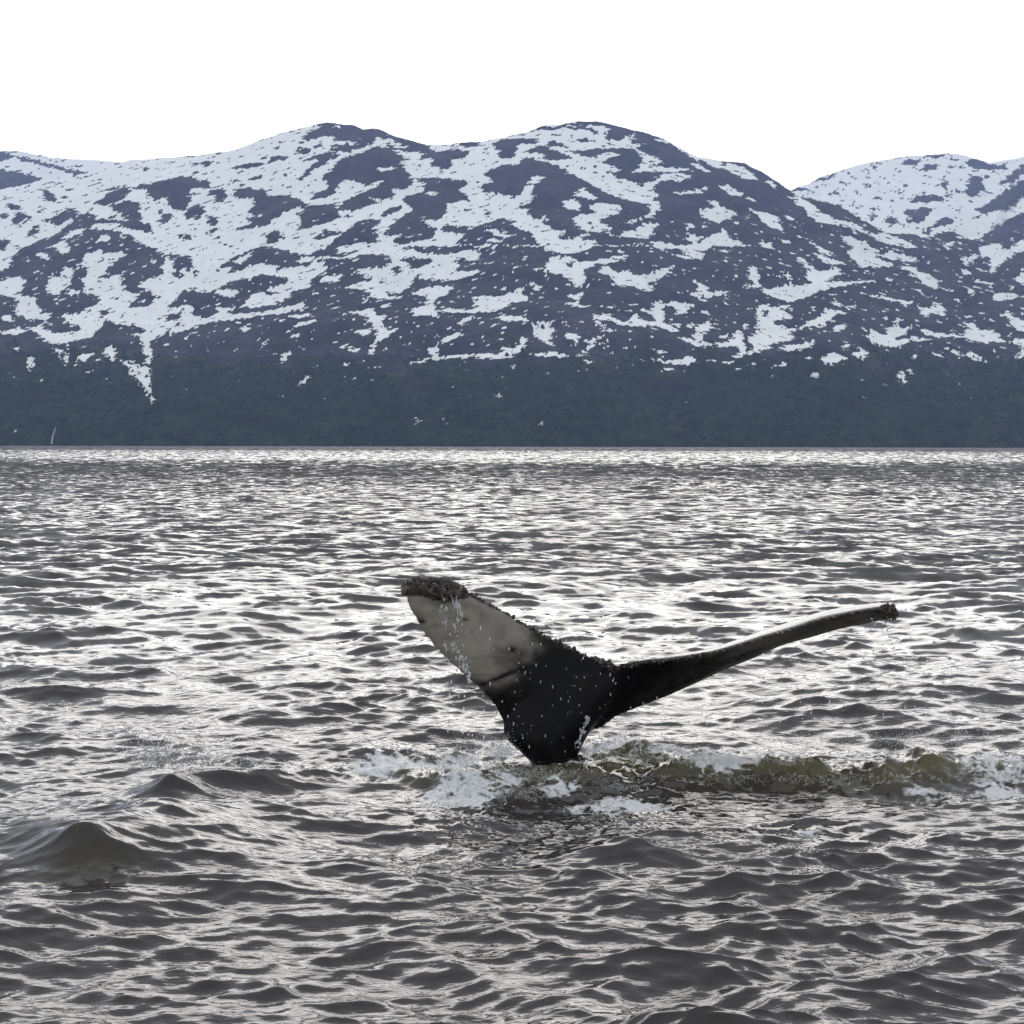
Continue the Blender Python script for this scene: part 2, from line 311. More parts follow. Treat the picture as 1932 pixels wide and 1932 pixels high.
S 7 870,790 1000,810 900,825;840,855 950,880 1080,860 1150,840 1200,890 1080,910 880,882;1220,860 1340,870 1280,887;1320,940 1400,880 1530,880 1400,902;930,920 1040,940 960,947;700,945 705,900 730,905;775,865 800,870 805,892;1480,950 1520,910 1500,957;1570,960 1610,890 1625,895;1700,945 1780,890 1850,900 1760,932;1600,35 1740,20 1720,70 1690,45;1790,780 1850,760 1932,800 1830,807;1330,75 1470,80 1370,92;650,780 690,770 680,790;390,940 410,930 405,966
S 8 0,150 30,240 70,260 180,250 280,260 400,210 320,160 390,180 370,130 290,40 340,45 400,110 450,130 550,120 670,90 560,130 690,160 560,160 510,210 700,210 830,190 830,207 700,227 540,250 420,290 300,340 220,350 120,320 60,290 20,230 0,240
S 8 190,150 230,150 240,200 330,265 250,220;430,0 560,50 660,80 560,80;650,0 830,0 900,50 1000,85 880,90 740,90;930,0 1150,30 1160,60 1050,40;1010,100 1150,95 1160,130 1250,160 1310,200 1310,260 1220,230 1170,190 1100,160 1110,130
S 8 1680,140 1720,60 1800,20 1880,0 1780,60 1740,100 1700,155;1495,0 1530,60 1560,10 1600,0 1540,90 1515,100;1460,140 1500,110 1570,165;1415,135 1470,165 1530,197 1460,175;1560,205 1660,205 1740,235 1640,222;1480,210 1590,290 1520,305 1530,260;1370,240 1440,290 1400,250;1870,190 1932,130 1932,240;1690,330 1730,290 1890,300 1880,330 1740,342
S 8 820,280 840,310 950,320 1080,350 1150,345 1080,390 1030,350 930,337 820,312;1140,370 1220,410 1300,380 1360,385 1350,450 1260,430 1200,470 1200,430;1155,262 1180,270 1260,335 1200,310;870,420 980,408 880,433;390,420 430,410 410,437;530,350 600,350 590,390;620,395 740,370 660,412;780,145 840,140 830,162;920,180 990,190 960,205
S 8 0,400 70,360 100,400 230,370 180,430 270,460 120,480 130,530 210,530 210,560 330,530 410,490 430,470 520,400 560,420 680,430 560,450 480,520 340,540 210,580 280,600 170,640 40,680 120,680 0,720
R 8 40,410 90,410 80,470 40,450
S 8 520,575 590,520 660,495 600,560;180,670 320,660 420,620 400,680 200,715;790,610 830,530 870,580 940,600 940,540 1000,530 1000,470 1040,460 1020,540 1080,550 1130,500 1120,540 1060,600 980,610 1020,640 1120,610 1290,628 1130,640 1000,680 870,680
S 8 1180,560 1240,550 1290,580 1400,590 1410,540 1430,590 1500,600 1540,540 1470,490 1590,520 1600,560 1690,560 1780,590 1740,610 1820,640 1932,620 1932,680 1800,640 1640,650 1480,610 1300,605 1230,600;1750,520 1770,525 1880,592;1780,420 1850,450 1932,500 1932,580 1870,560 1830,490
S 8 395,705 490,720 420,718;470,770 510,720 600,730 650,770 560,800 480,800;620,670 680,650 630,720;700,740 750,690 830,720 740,780;1310,660 1400,690 1510,740 1540,710 1690,790 1620,790 1540,760 1440,732;1130,790 1120,750 1180,730;1240,720 1310,730 1360,760
S 8 1020,890 1060,850 1130,840 1140,860 1060,900 1080,940 1040,960;400,860 450,870 430,900 470,940 400,910;1350,850 1420,880 1400,892;880,940 980,955 930,960;330,770 370,745 400,767;100,840 170,790 230,810;1690,670 1750,740 1740,770;1880,740 1932,680 1932,770 1850,770;1400,400 1500,430 1440,408;1440,335 1470,330 1460,347;80,900 140,870 120,910;780,845 825,855
S 9 500,985 560,1000 585,1110 570,1125 545,1070;1105,1065 1170,1010 1160,1045;1055,980 1105,925 1070,950;450,1213 485,1237 470,1235;1562,1165 1575,1170 1587,1210 1575,1210;1665,1172 1680,1180 1712,1217 1690,1200;38,1240 55,1222 62,1230;1865,1085 1885,1085 1910,1120;1045,1088 1080,1090 1060,1096;1250,1066 1320,1066 1280,1074;2030,1200 2050,1180 2055,1205;2105,1160 2112,1155 2115,1175
'''
MW, MH, M0, MC = 1920, 630, 420, 2.0   # raster of the slopes, 2 photo pixels per cell
snow_img = np.ones((MH, MW), dtype=np.float32)
def paint(poly, val):
    P = (np.array(poly, dtype=np.float64) - (0, M0)) / MC
    x0, y0 = np.floor(P.min(0)).astype(int); x1, y1 = np.ceil(P.max(0)).astype(int)
    x0, y0, x1, y1 = max(x0, 0), max(y0, 0), min(x1, MW - 1), min(y1, MH - 1)
    if x1 < x0 or y1 < y0: return
    gx, gy = np.meshgrid(np.arange(x0, x1 + 1) + 0.5, np.arange(y0, y1 + 1) + 0.5)
    ins = np.zeros(gx.shape, bool)
    n = len(P)
    for i in range(n):
        (ax, ay), (bx_, by_) = P[i], P[(i + 1) % n]
        if ay == by_: continue
        c = (ay > gy) != (by_ > gy)
        ins ^= c & (gx < (bx_ - ax) * (gy - ay) / (by_ - ay) + ax)
    snow_img[y0:y1 + 1, x0:x1 + 1][ins] = val
for line in SNOW_OPS.strip().splitlines():
    op, t, rest = line.split(' ', 2)
    ox, oy = TILES.get(int(t), (0, 0)); sc_ = 1 / 1.932 if 0 < int(t) < 9 else (0.99379 if int(t) == 9 else 1.0)
    for poly in rest.split(';'):
        pts = [tuple(float(a) for a in p.split(',')) for p in poly.split()]
        if len(pts) >= 3: paint([(ox + x * sc_, oy + y * sc_) for x, y in pts], 1.0 if op == 'S' else 0.0)
def blur(a, r):
    k = np.exp(-0.5 * (np.arange(-3 * r, 3 * r + 1) / r) ** 2); k /= k.sum()
    a = np.apply_along_axis(lambda v: np.convolve(np.pad(v, 3 * r, mode='edge'), k, 'valid'), 0, a)
    return np.apply_along_axis(lambda v: np.convolve(np.pad(v, 3 * r, mode='edge'), k, 'valid'), 1, a)
snow_soft = (0.85 * blur(snow_img, 1) + 0.15 * blur(snow_img, 4)).astype(np.float32)
snow_wide = blur(snow_img, 9).astype(np.float32)
def sample(img, px, py):
    """photo position in 1932 units; mirrored outside the frame"""
    x = px * (3840 / 1932) / MC; y = (py * (3840 / 1932) - M0) / MC
    x = np.abs(x); x = np.where(x > MW - 2, 2 * (MW - 2) - x, x)
    x = np.clip(x, 0, MW - 2.001); y = np.clip(y, 0, MH - 2.001)
    xi, yi = x.astype(int), y.astype(int); fx, fy = x - xi, y - yi
    return (img[yi, xi] * (1 - fx) * (1 - fy) + img[yi, xi + 1] * fx * (1 - fy)
            + img[yi + 1, xi] * (1 - fx) * fy + img[yi + 1, xi + 1] * fx * fy)

def mountain_material():
    m, nt, bs = new_mat('mountain_side')
    b = NB(nt)
    p = b.pos()
    snow_a = b.attr('snow'); wood_a = b.attr('wood')
    n1 = b.noise(b.pos((0.012, 0.012, 0.02)), 1.0, 4, 0.62)
    n2 = b.noise(b.pos((0.05, 0.05, 0.08)), 1.0, 3, 0.6)
    edge = b.math('ADD', b.math('MULTIPLY', b.math('SUBTRACT', n1, 0.5), 0.55), b.math('MULTIPLY', b.math('SUBTRACT', n2, 0.5), 0.5))
    snow = b.ramp(b.math('ADD', snow_a, edge), 0.46, 0.54)
    rock = b.mix(b.ramp(n1, 0.3, 0.7), (0.022, 0.022, 0.030, 1), (0.062, 0.058, 0.066, 1))
    rock = b.mix(b.math('MULTIPLY', b.ramp(n2, 0.45, 0.75), 0.5), rock, (0.026, 0.028, 0.026, 1))
    n3 = b.noise(b.pos((0.016, 0.016, 0.007)), 1.0, 4, 0.65, 0.8)
    rock = b.mix(b.math('MULTIPLY', b.ramp(n3, 0.50, 0.70), 0.75), rock, (0.016, 0.018, 0.018, 1))
    green = b.mix(b.ramp(b.math('ADD', b.math('MULTIPLY', n2, 0.4), b.math('MULTIPLY', n3, 0.6)), 0.36, 0.62), (0.005, 0.010, 0.007, 1), (0.026, 0.042, 0.017, 1))
    wood = b.ramp(b.math('ADD', b.math('ADD', wood_a, b.math('MULTIPLY', b.math('SUBTRACT', n1, 0.5), 1.2)), b.math('MULTIPLY', b.math('SUBTRACT', n3, 0.5), 1.6)), 0.4, 0.8)
    ground = b.mix(wood, rock, green)
    white = b.mix(b.ramp(n1, 0.25, 0.75), (0.885, 0.90, 0.875, 1), (0.935, 0.95, 0.925, 1))
    nt.links.new(b.mix(snow, ground, white), bs.inputs['Base Color'])
    bs.inputs['Roughness'].default_value = 0.9
    bs.inputs['Specular IOR Level'].default_value = 0.15
    hgt = b.math('ADD', b.math('MULTIPLY', n2, 6.0), b.math('MULTIPLY', n1, 9.0))
    hgt = b.math('MULTIPLY', hgt, b.math('SUBTRACT', 1.0, b.math('MULTIPLY', snow, 0.85)))
    bp = b.n('ShaderNodeBump', {'Strength': 0.8, 'Distance': 1.0, 'Height': hgt})
    nt.links.new(bp.outputs[0], bs.inputs['Normal'])
    return m
MOUNTAIN = mountain_material()

def make_mountain(name, label, skyline, base, Ys, Yc, nc, nr, px0, px1, knoll, gexp=0.9, tree_line=True):
    """slope from a foot at distance Ys (picture height `base`) to a crest at Yc whose outline is `skyline`"""
    px = np.linspace(px0, px1, nc)
    sx, sy = zip(*skyline)
    top = np.interp(px, sx, sy)
    jag = fbm(px * 0.035, px * 0 + 3.3, 4, 5) * 1.6
    top = top + jag
    base_y = np.interp(px, *zip(*base)) if isinstance(base, list) else np.full(nc, float(base))
    g = np.linspace(0, 1, nr)
    s = g ** (1 / gexp)
    yc_var = 1 + 0.06 * np.interp(px, np.linspace(px0, px1, 9), rng.uniform(-1, 1, 9))
    Y = Ys + (Yc * yc_var[None, :] - Ys) * s[:, None]
    py = base_y[None, :] + (top - base_y)[None, :] * g[:, None]
    u0 = (px[None, :] - 966) / F + 0 * py; v0 = (966 - py) / F
    u, v = u0 * _cr - v0 * _sr, u0 * _sr + v0 * _cr
    sc = Y / (_ct + v * _st)
    X = u * sc; Z = CAM_H + (-_st + v * _ct) * sc
    if tree_line: Z = Z - (Z[0:1, :] + 1.5) * (1 - g[:, None]) ** 12
    # knolls and hollows: rock stands proud, snow lies in the hollows
    w = smooth(0.0, 0.12, g)[:, None] * (1 - 0.75 * smooth(0.86, 1.0, g))[:, None]
    sw = sample(snow_wide, *view_of(X, Y, Z))
    dz = knoll * (fbm(X / 260, Y / 260, 5, 11) * 0.8 + fbm(X / 90, Y / 90, 4, 23) * 0.35 + (0.5 - sw) * 0.7)
    Z = Z + dz * w
    vx, vy = view_of(X, Y, Z)
    dip = -0.28 + 0.55 * smooth(850, 1350, vx)                    # the strata dip away from the middle
    gx_ = np.linspace(-600, 2600, 641); gd_ = -0.28 + 0.55 * smooth(850, 1350, gx_)
    vt = vy - np.interp(vx, gx_, np.cumsum(gd_) * 5.0)
    wx = fbm(vx * 0.035, vt * 0.26, 4, 31, 0.6) * 11 + fbm(vx * 0.1, vt * 0.5, 2, 33) * 3.5
    wy = wx * dip + fbm(vx * 0.10, vy * 0.10, 3, 41) * 3.0
    sn = sample(snow_soft, vx + wx, vy + wy)
    sn = sn - (0.06 * (1 - smooth(340, 420, vy)) if tree_line else 0.17)
    # ragged spikes and small outcrops
    sn = sn + 0.22 * fbm(vx * 0.12 + vy * 0.16, vy * 0.42 - vx * 0.08, 3, 51, 0.6) + 0.32 * fbm(vx * 0.045 + vy * 0.10, vy * 0.50 + vx * 0.06, 3, 53, 0.6)
    fleck = fbm(vx * 0.045, vt * 0.26, 3, 61, 0.5)
    sn = sn - smooth(0.40, 0.50, fleck) * 0.9 * smooth(0.6, 0.9, sn)
    low = smooth(640, 735, vy)
    sn = sn * (1 - 0.08 * low) + 0.07 * smooth(380, 480, vy)
    fl2 = fbm(vx * 0.05, vt * 0.20, 3, 71, 0.5) - 0.30 * smooth(600, 740, vy)
    sn = sn + smooth(0.48, 0.56, fl2) * 0.9 * (1 - smooth(740, 820, vy)) * smooth(330, 460, vy)
    wood = smooth(600, 735, vy + 50 * fbm(vx * 0.01, vy * 0.02, 3, 81)) if tree_line else 0 * vy
    # the far side, falling away behind the crest
    back = []
    for k in range(1, 9):
        Yb = Y[-1] + (Yc - Ys) * 0.05 * k
        Zb = Z[-1] - (Yc - Ys) * 0.028 * k * (0.6 + 0.1 * k)
        back.append(np.stack([X[-1] * Yb / Y[-1], Yb, Zb], -1))
    V = np.concatenate([np.stack([X, Y, Z], -1), np.array(back)], 0)
    ext = lambda a: np.concatenate([a, np.repeat(a[-1:], 8, 0)], 0)
    o = mesh_np(name, V.reshape(-1, 3), grid_faces(nr + 8, nc), MOUNTAIN, attrs={'snow': ext(sn), 'wood': ext(wood)})
    tag(o, label, kind='structure')
    return o, X, Y, Z, sn, wood, vx, vy

SKY_MAIN = [(-500, 430), (-300, 400), (-120, 378), (0, 357), (80, 342), (165, 323), (250, 299), (350, 295), (445, 279), (520, 252), (560, 241), (595, 232), (620, 228), (665, 234), (685, 243), (710, 240),
            (740, 254), (775, 264), (810, 273), (860, 268), (900, 266), (966, 253), (976, 249), (1021, 238), (1081, 229), (1126, 228), (1166, 238), (1216, 250), (1261, 267), (1316, 296), (1361, 302),
            (1406, 308), (1446, 331), (1486, 358), (1516, 373), (1581, 388), (1656, 428), (1701, 443), (1736, 443), (1786, 436), (1821, 448), (1861, 452), (1932, 430), (2050, 410), (2250, 430), (2430, 440)]
main = make_mountain('mountain', 'long dark snow-patched mountainside rising from the far shore', SKY_MAIN, 841, 2500, 4150, 1120, 340, -220, 2152, 26)
make_mountain('mountain_back_right', 'snowy rounded summit behind the main ridge on the right',
              [(1350, 420), (1440, 380), (1486, 360), (1526, 346), (1551, 332), (1616, 311), (1666, 301), (1716, 293), (1766, 291), (1806, 290), (1836, 299), (1866, 306), (1932, 296), (2050, 280), (2200, 300), (2400, 340)],
              560, 4300, 6200, 300, 120, 1380, 2280, 16, 1.0, False)
make_mountain('mountain_back_left', 'low snowy ridge behind the main slope at the left edge',
              [(-450, 330), (-200, 296), (0, 285), (30, 285), (90, 296), (140, 300), (200, 303), (300, 312), (420, 340)],
              470, 4300, 6000, 200, 80, -330, 400, 14, 1.0, False)
make_mountain('mountain_spur_right', 'steep rocky spur streaked with snow at the right edge',
              [(1760, 520), (1800, 490), (1861, 447), (1901, 368), (1932, 337), (2000, 292), (2100, 262), (2300, 270), (2420, 300)],
              600, 4050, 4900, 170, 130, 1780, 2280, 14, 1.0, False)

# ------------------------------------------------------------------ birch wood on the lower slope
def make_wood():
    _, X, Y, Z, sn, wood, vx, vy = main
    nr, nc = X.shape
    n = 20000
    r = (rng.random(n * 4) ** 1.0 * nr * 0.5).astype(int); c = rng.integers(0, nc, n * 4)
    ok = (rng.random(n * 4) < smooth(0.25, 0.95, wood[r, c]) * (0.35 + 0.65 * (fbm(vx[r, c] * 0.02, vy[r, c] * 0.04, 3, 91) > -0.25))) & (sn[r, c] < 0.75)
    r, c = r[ok][:n], c[ok][:n]
    x = X[r, c] + rng.normal(0, 2, len(r)); y = Y[r, c] + rng.normal(0, 2, len(r)); z = Z[r, c]
    h = rng.uniform(2.5, 7.0, len(r)); w = h * rng.uniform(0.4, 0.75, len(r))
    a = rng.uniform(0, 6.28, len(r))
    P = []
    P.append(np.stack([x, y, z + h], -1))
    for k in range(5):
        rr = w * rng.uniform(0.7, 1.25, len(r))
        P.append(np.stack([x + rr * np.cos(a + k * 1.2566), y + rr * np.sin(a + k * 1.2566), z + h * rng.uniform(-0.1, 0.15, len(r))], -1))
    P.append(np.stack([x, y, z - 0.5], -1))
    V = np.stack(P, 1).reshape(-1, 3)
    f = []
    for k in range(5):
        f += [(0, 1 + k, 1 + (k + 1) % 5)]
    Fc = (np.arange(len(r))[:, None, None] * 7 + np.array(f)[None]).reshape(-1, 3)
    m, nt, bs = new_mat('birch_leaves')
    b = NB(nt)
    nz = b.noise(b.pos((0.03, 0.03, 0.03)), 1.0, 4, 0.6)
    nt.links.new(b.mix(b.ramp(nz, 0.3, 0.7), (0.006, 0.013, 0.009, 1), (0.034, 0.056, 0.022, 1)), bs.inputs['Base Color'])
    bs.inputs['Roughness'].default_value = 0.8
    bs.inputs['Specular IOR Level'].default_value = 0.1
    o = mesh_np('birch_wood', V, Fc, m)
    tag(o, 'dark green birch wood covering the foot of the mountainside', 'wood', kind='stuff')
make_wood()

# ------------------------------------------------------------------ thin waterfall at the foot of the slope, far left
def make_fall():
    pts = [(104, 806), (102, 815), (99, 822), (98, 830), (97, 838)]
    V, Fc = [], []
    for i, (px, py) in enumerate(pts):
        t = (841 - py) / 600
        D = 2500 + 1650 * max(0, t) ** (1 / 0.9) - 14
        p = at(px, py, D)
        w = (0.5, 0.7, 0.9, 1.0, 1.2)[i]
        for dx, dy in ((-w, 0), (0, -0.8), (w, 0), (0, 6)):
            V.append((p.x + dx, p.y + dy, p.z))
    for i in range(len(pts) - 1):
        for k in range(4):
            Fc.append((i * 4 + k, i * 4 + (k + 1) % 4, i * 4 + 4 + (k + 1) % 4, i * 4 + 4 + k))
    m, nt, bs = new_mat('falling_water')
    bs.inputs['Base Color'].default_value = (0.24, 0.26, 0.28, 1)
    o = mesh_np('waterfall', V, Fc, m)
    tag(o, 'thin white waterfall running down to the shore at far left', kind='structure')
make_fall()

# ================================================================== WATER
def wave_tile(N, L, lmin, lmax, slope, wdir, power, seed, chop, fall=4.0):
    """one periodic patch of sea: height and sideways displacement for wavelengths lmin..lmax"""
    r = np.random.default_rng(seed)
    k1 = 2 * np.pi * np.fft.fftfreq(N, L / N)
    KX, KY = np.meshgrid(k1, k1)
    K = np.hypot(KX, KY); K[0, 0] = 1
    kl, kh = 2 * np.pi / lmax, 2 * np.pi / lmin
    band = smooth(kl * 0.8, kl * 1.15, K) * (1 - smooth(kh * 0.85, kh * 1.2, K))
    cosd = (KX * math.sin(wdir) + KY * math.cos(wdir)) / K
    D = np.abs(cosd) ** power * 0.96 + 0.04
    A = np.sqrt(K ** -fall) * np.sqrt(D) * band
    A[0, 0] = 0
    h0 = A * (r.normal(size=(N, N)) + 1j * r.normal(size=(N, N)))
    h = np.fft.ifft2(h0).real
    gx = np.fft.ifft2(1j * KX * np.fft.fft2(h)).real; gy = np.fft.ifft2(1j * KY * np.fft.fft2(h)).real
    s = slope / math.sqrt((gx ** 2 + gy ** 2).mean())
    h *= s
    H = np.fft.fft2(h)
    dx = np.fft.ifft2(1j * KX / K * H).real * chop; dy = np.fft.ifft2(1j * KY / K * H).real * chop
    return np.stack([h, dx, dy], -1).astype(np.float32), N, L
def tile_at(T, x, y):
    a, N, L = T
    fx, fy = (x / L * N) % N, (y / L * N) % N
    xi, yi = np.floor(fx).astype(int) % N, np.floor(fy).astype(int) % N
    tx, ty = (fx - np.floor(fx))[..., None], (fy - np.floor(fy))[..., None]
    x2, y2 = (xi + 1) % N, (yi + 1) % N
    return a[yi, xi] * (1 - tx) * (1 - ty) + a[yi, x2] * tx * (1 - ty) + a[y2, xi] * (1 - tx) * ty + a[y2, x2] * tx * ty

TL = wave_tile(512, 173.0, 4.5, 30.0, 0.02, R(12), 3, 101, 0.9)
TM = wave_tile(1024, 53.0, 0.9, 4.5, 0.095, R(-8), 3, 102, 1.1, 3.6)
TS = wave_tile(1024, 31.0, 0.36, 0.9, 0.15, R(6), 3.5, 103, 1.1, 3.8)
TR = wave_tile(1024, 13.7, 0.085, 0.36, 0.22, R(-4), 5, 104, 1.0, 3.7)

WHALE_D = 11.8
def crest(x, y, cx, cy, ang, A, front, back, half, lean=0.0):
    """one steep wave: its face looks along `ang` (0 = towards the camera), height A"""
    dx, dy = x - cx, y - cy
    fx, fy = math.sin(ang), -math.cos(ang)
    u = dx * fx + dy * fy
    v = -dx * fy + dy * fx
    u = u + lean * v * v + 0.05 * vnoise(v * 2.3 + cx, v * 0 + cy, 77)
    p = np.where(u > 0, np.exp(-(np.abs(u) / front) ** 1.4), np.exp(-(np.abs(u) / back) ** 1.05))
    return A * p * np.exp(-(np.abs(v) / half) ** 1.4)
def local_water(x, y):
    """standing features near the whale: (height, churn 0..1, foam 0..1)"""
    h = 0 * x
    W = on_water
    # peaked wave at the lower left and the small breaker behind it
    cx, cy = W(165, 1625); h = h + crest(x, y, cx, cy, R(-24), 0.21, 0.17, 0.42, 0.30, 0.55)
    cx, cy = W(330, 1560); h = h + crest(x, y, cx, cy, R(35), 0.16, 0.5, 0.5, 0.9)
    cx, cy = W(325, 1490); h = h + crest(x, y, cx, cy, R(-20), 0.16, 0.18, 0.34, 0.24, 0.5)
    cx, cy = W(430, 1475); h = h + crest(x, y, cx, cy, R(25), 0.14, 0.22, 0.5, 0.55)
    cx, cy = W(700, 1420); h = h + crest(x, y, cx, cy, R(0), 0.12, 0.5, 0.5, 0.8)
    # hump right of centre, smaller ones further right
    cx, cy = W(1205, 1600); h = h + crest(x, y, cx, cy, R(8), 0.085, 0.24, 0.40, 0.34)
    cx, cy = W(1700, 1590); h = h + crest(x, y, cx, cy, R(4), 0.09, 0.25, 0.4, 0.7)
    cx, cy = W(1140, 1640); h = h + crest(x, y, cx, cy, R(-4), 0.07, 0.14, 0.25, 0.18)
    # churned ridge thrown up to the right of the tail
    cx, cy = W(1640, 1458)
    jit = 0.07 * vnoise(x * 1.7, y * 0 + 2.2, 9) + 0.03 * vnoise(x * 6, y * 0 + 5.2, 10)
    rid = crest(x, y + jit, cx, cy, R(0), 0.20, 0.24, 0.34, 1.75)
    cx2, cy2 = W(1330, 1455)
    rid2 = crest(x, y + jit, cx2, cy2, R(-6), 0.10, 0.22, 0.3, 0.8)
    cx3, cy3 = W(1200, 1432)
    rid3 = crest(x, y, cx3, cy3, R(10), 0.15, 0.22, 0.25, 0.36)
    var = np.clip(0.72 + 0.75 * fbm(x * 1.5, y * 0.8, 4, 19), 0.25, 1.35)
    rid = rid * var; rid2 = rid2 * var
    h = h + rid + rid2 + rid3
    # heap of water round the tail stock
    cx, cy = W(1010, 1462); heap = 0.045 * np.exp(-(((x - cx) / 0.55) ** 2 + ((y - cy) / 0.40) ** 2))
    cx4, cy4 = W(880, 1470); heap = heap + 0.11 * np.exp(-(((x - cx4) / 0.30) ** 2 + ((y - cy4) / 0.22) ** 2))
    h = h + heap
    churn = np.clip(rid / 0.12 + rid2 / 0.08 + rid3 / 0.09 + heap / 0.10, 0, 1)
    cx, cy = W(165, 1640); churn = np.maximum(churn, 0.2 * np.exp(-(((x - cx - 0.05) / 0.40) ** 2 + ((y - cy) / 0.40) ** 2)))
    # foam
    foam = 0 * x
    for px, py, rx, ry, s in ((760, 1440, 85, 18, .85), (700, 1452, 70, 12, 0.7), (860, 1440, 60, 26, 1.0), (945, 1412, 38, 16, .9), (880, 1490, 90, 24, .85), (960, 1470, 60, 22, .7), (1010, 1530, 180, 26, .55),
                              (1190, 1492, 90, 14, .8), (1140, 1500, 80, 14, .75), (1060, 1475, 60, 16, .7), (1170, 1400, 40, 14, 1.2), (1150, 1420, 60, 18, .8), (1290, 1440, 150, 20, .72), (1360, 1450, 90, 14, .9), (1480, 1446, 60, 16, .7),
                              (1620, 1416, 240, 10, .75), (1850, 1412, 110, 12, .8), (1880, 1455, 90, 28, .75), (1740, 1480, 60, 10, .7), (1900, 1478, 60, 12, .8), (1500, 1545, 70, 7, .8), (1550, 1600, 90, 10, .5), (1700, 1560, 160, 16, .35),
                              (1000, 1446, 40, 9, .8), (1075, 1446, 40, 9, .8), (330, 1432, 60, 10, .5), (470, 1440, 60, 10, .62), (560, 1455, 90, 12, .5), (940, 1605, 90, 12, .4), (1190, 1530, 60, 14, .6), (1720, 1450, 120, 24, .45)):
        qx, qy = W(px, py)
        sx = rx / F * qy; q2 = W(px, py + ry); sy = max(0.05, qy - q2[1])
        foam = np.maximum(foam, min(s, .86) * np.exp(-(((x - qx) / sx) ** 2 + ((y - qy) / sy) ** 2) * 0.55))
    foam = np.maximum(foam, 0.44 * np.clip(rid / 0.10 + rid2 / 0.06, 0, 1))
    calm = 1 - 0.35 * np.exp(-(((x - 1.5) / 2.6) ** 2 + ((y - 10.4) / 0.7) ** 2))
    return h, churn, foam, calm

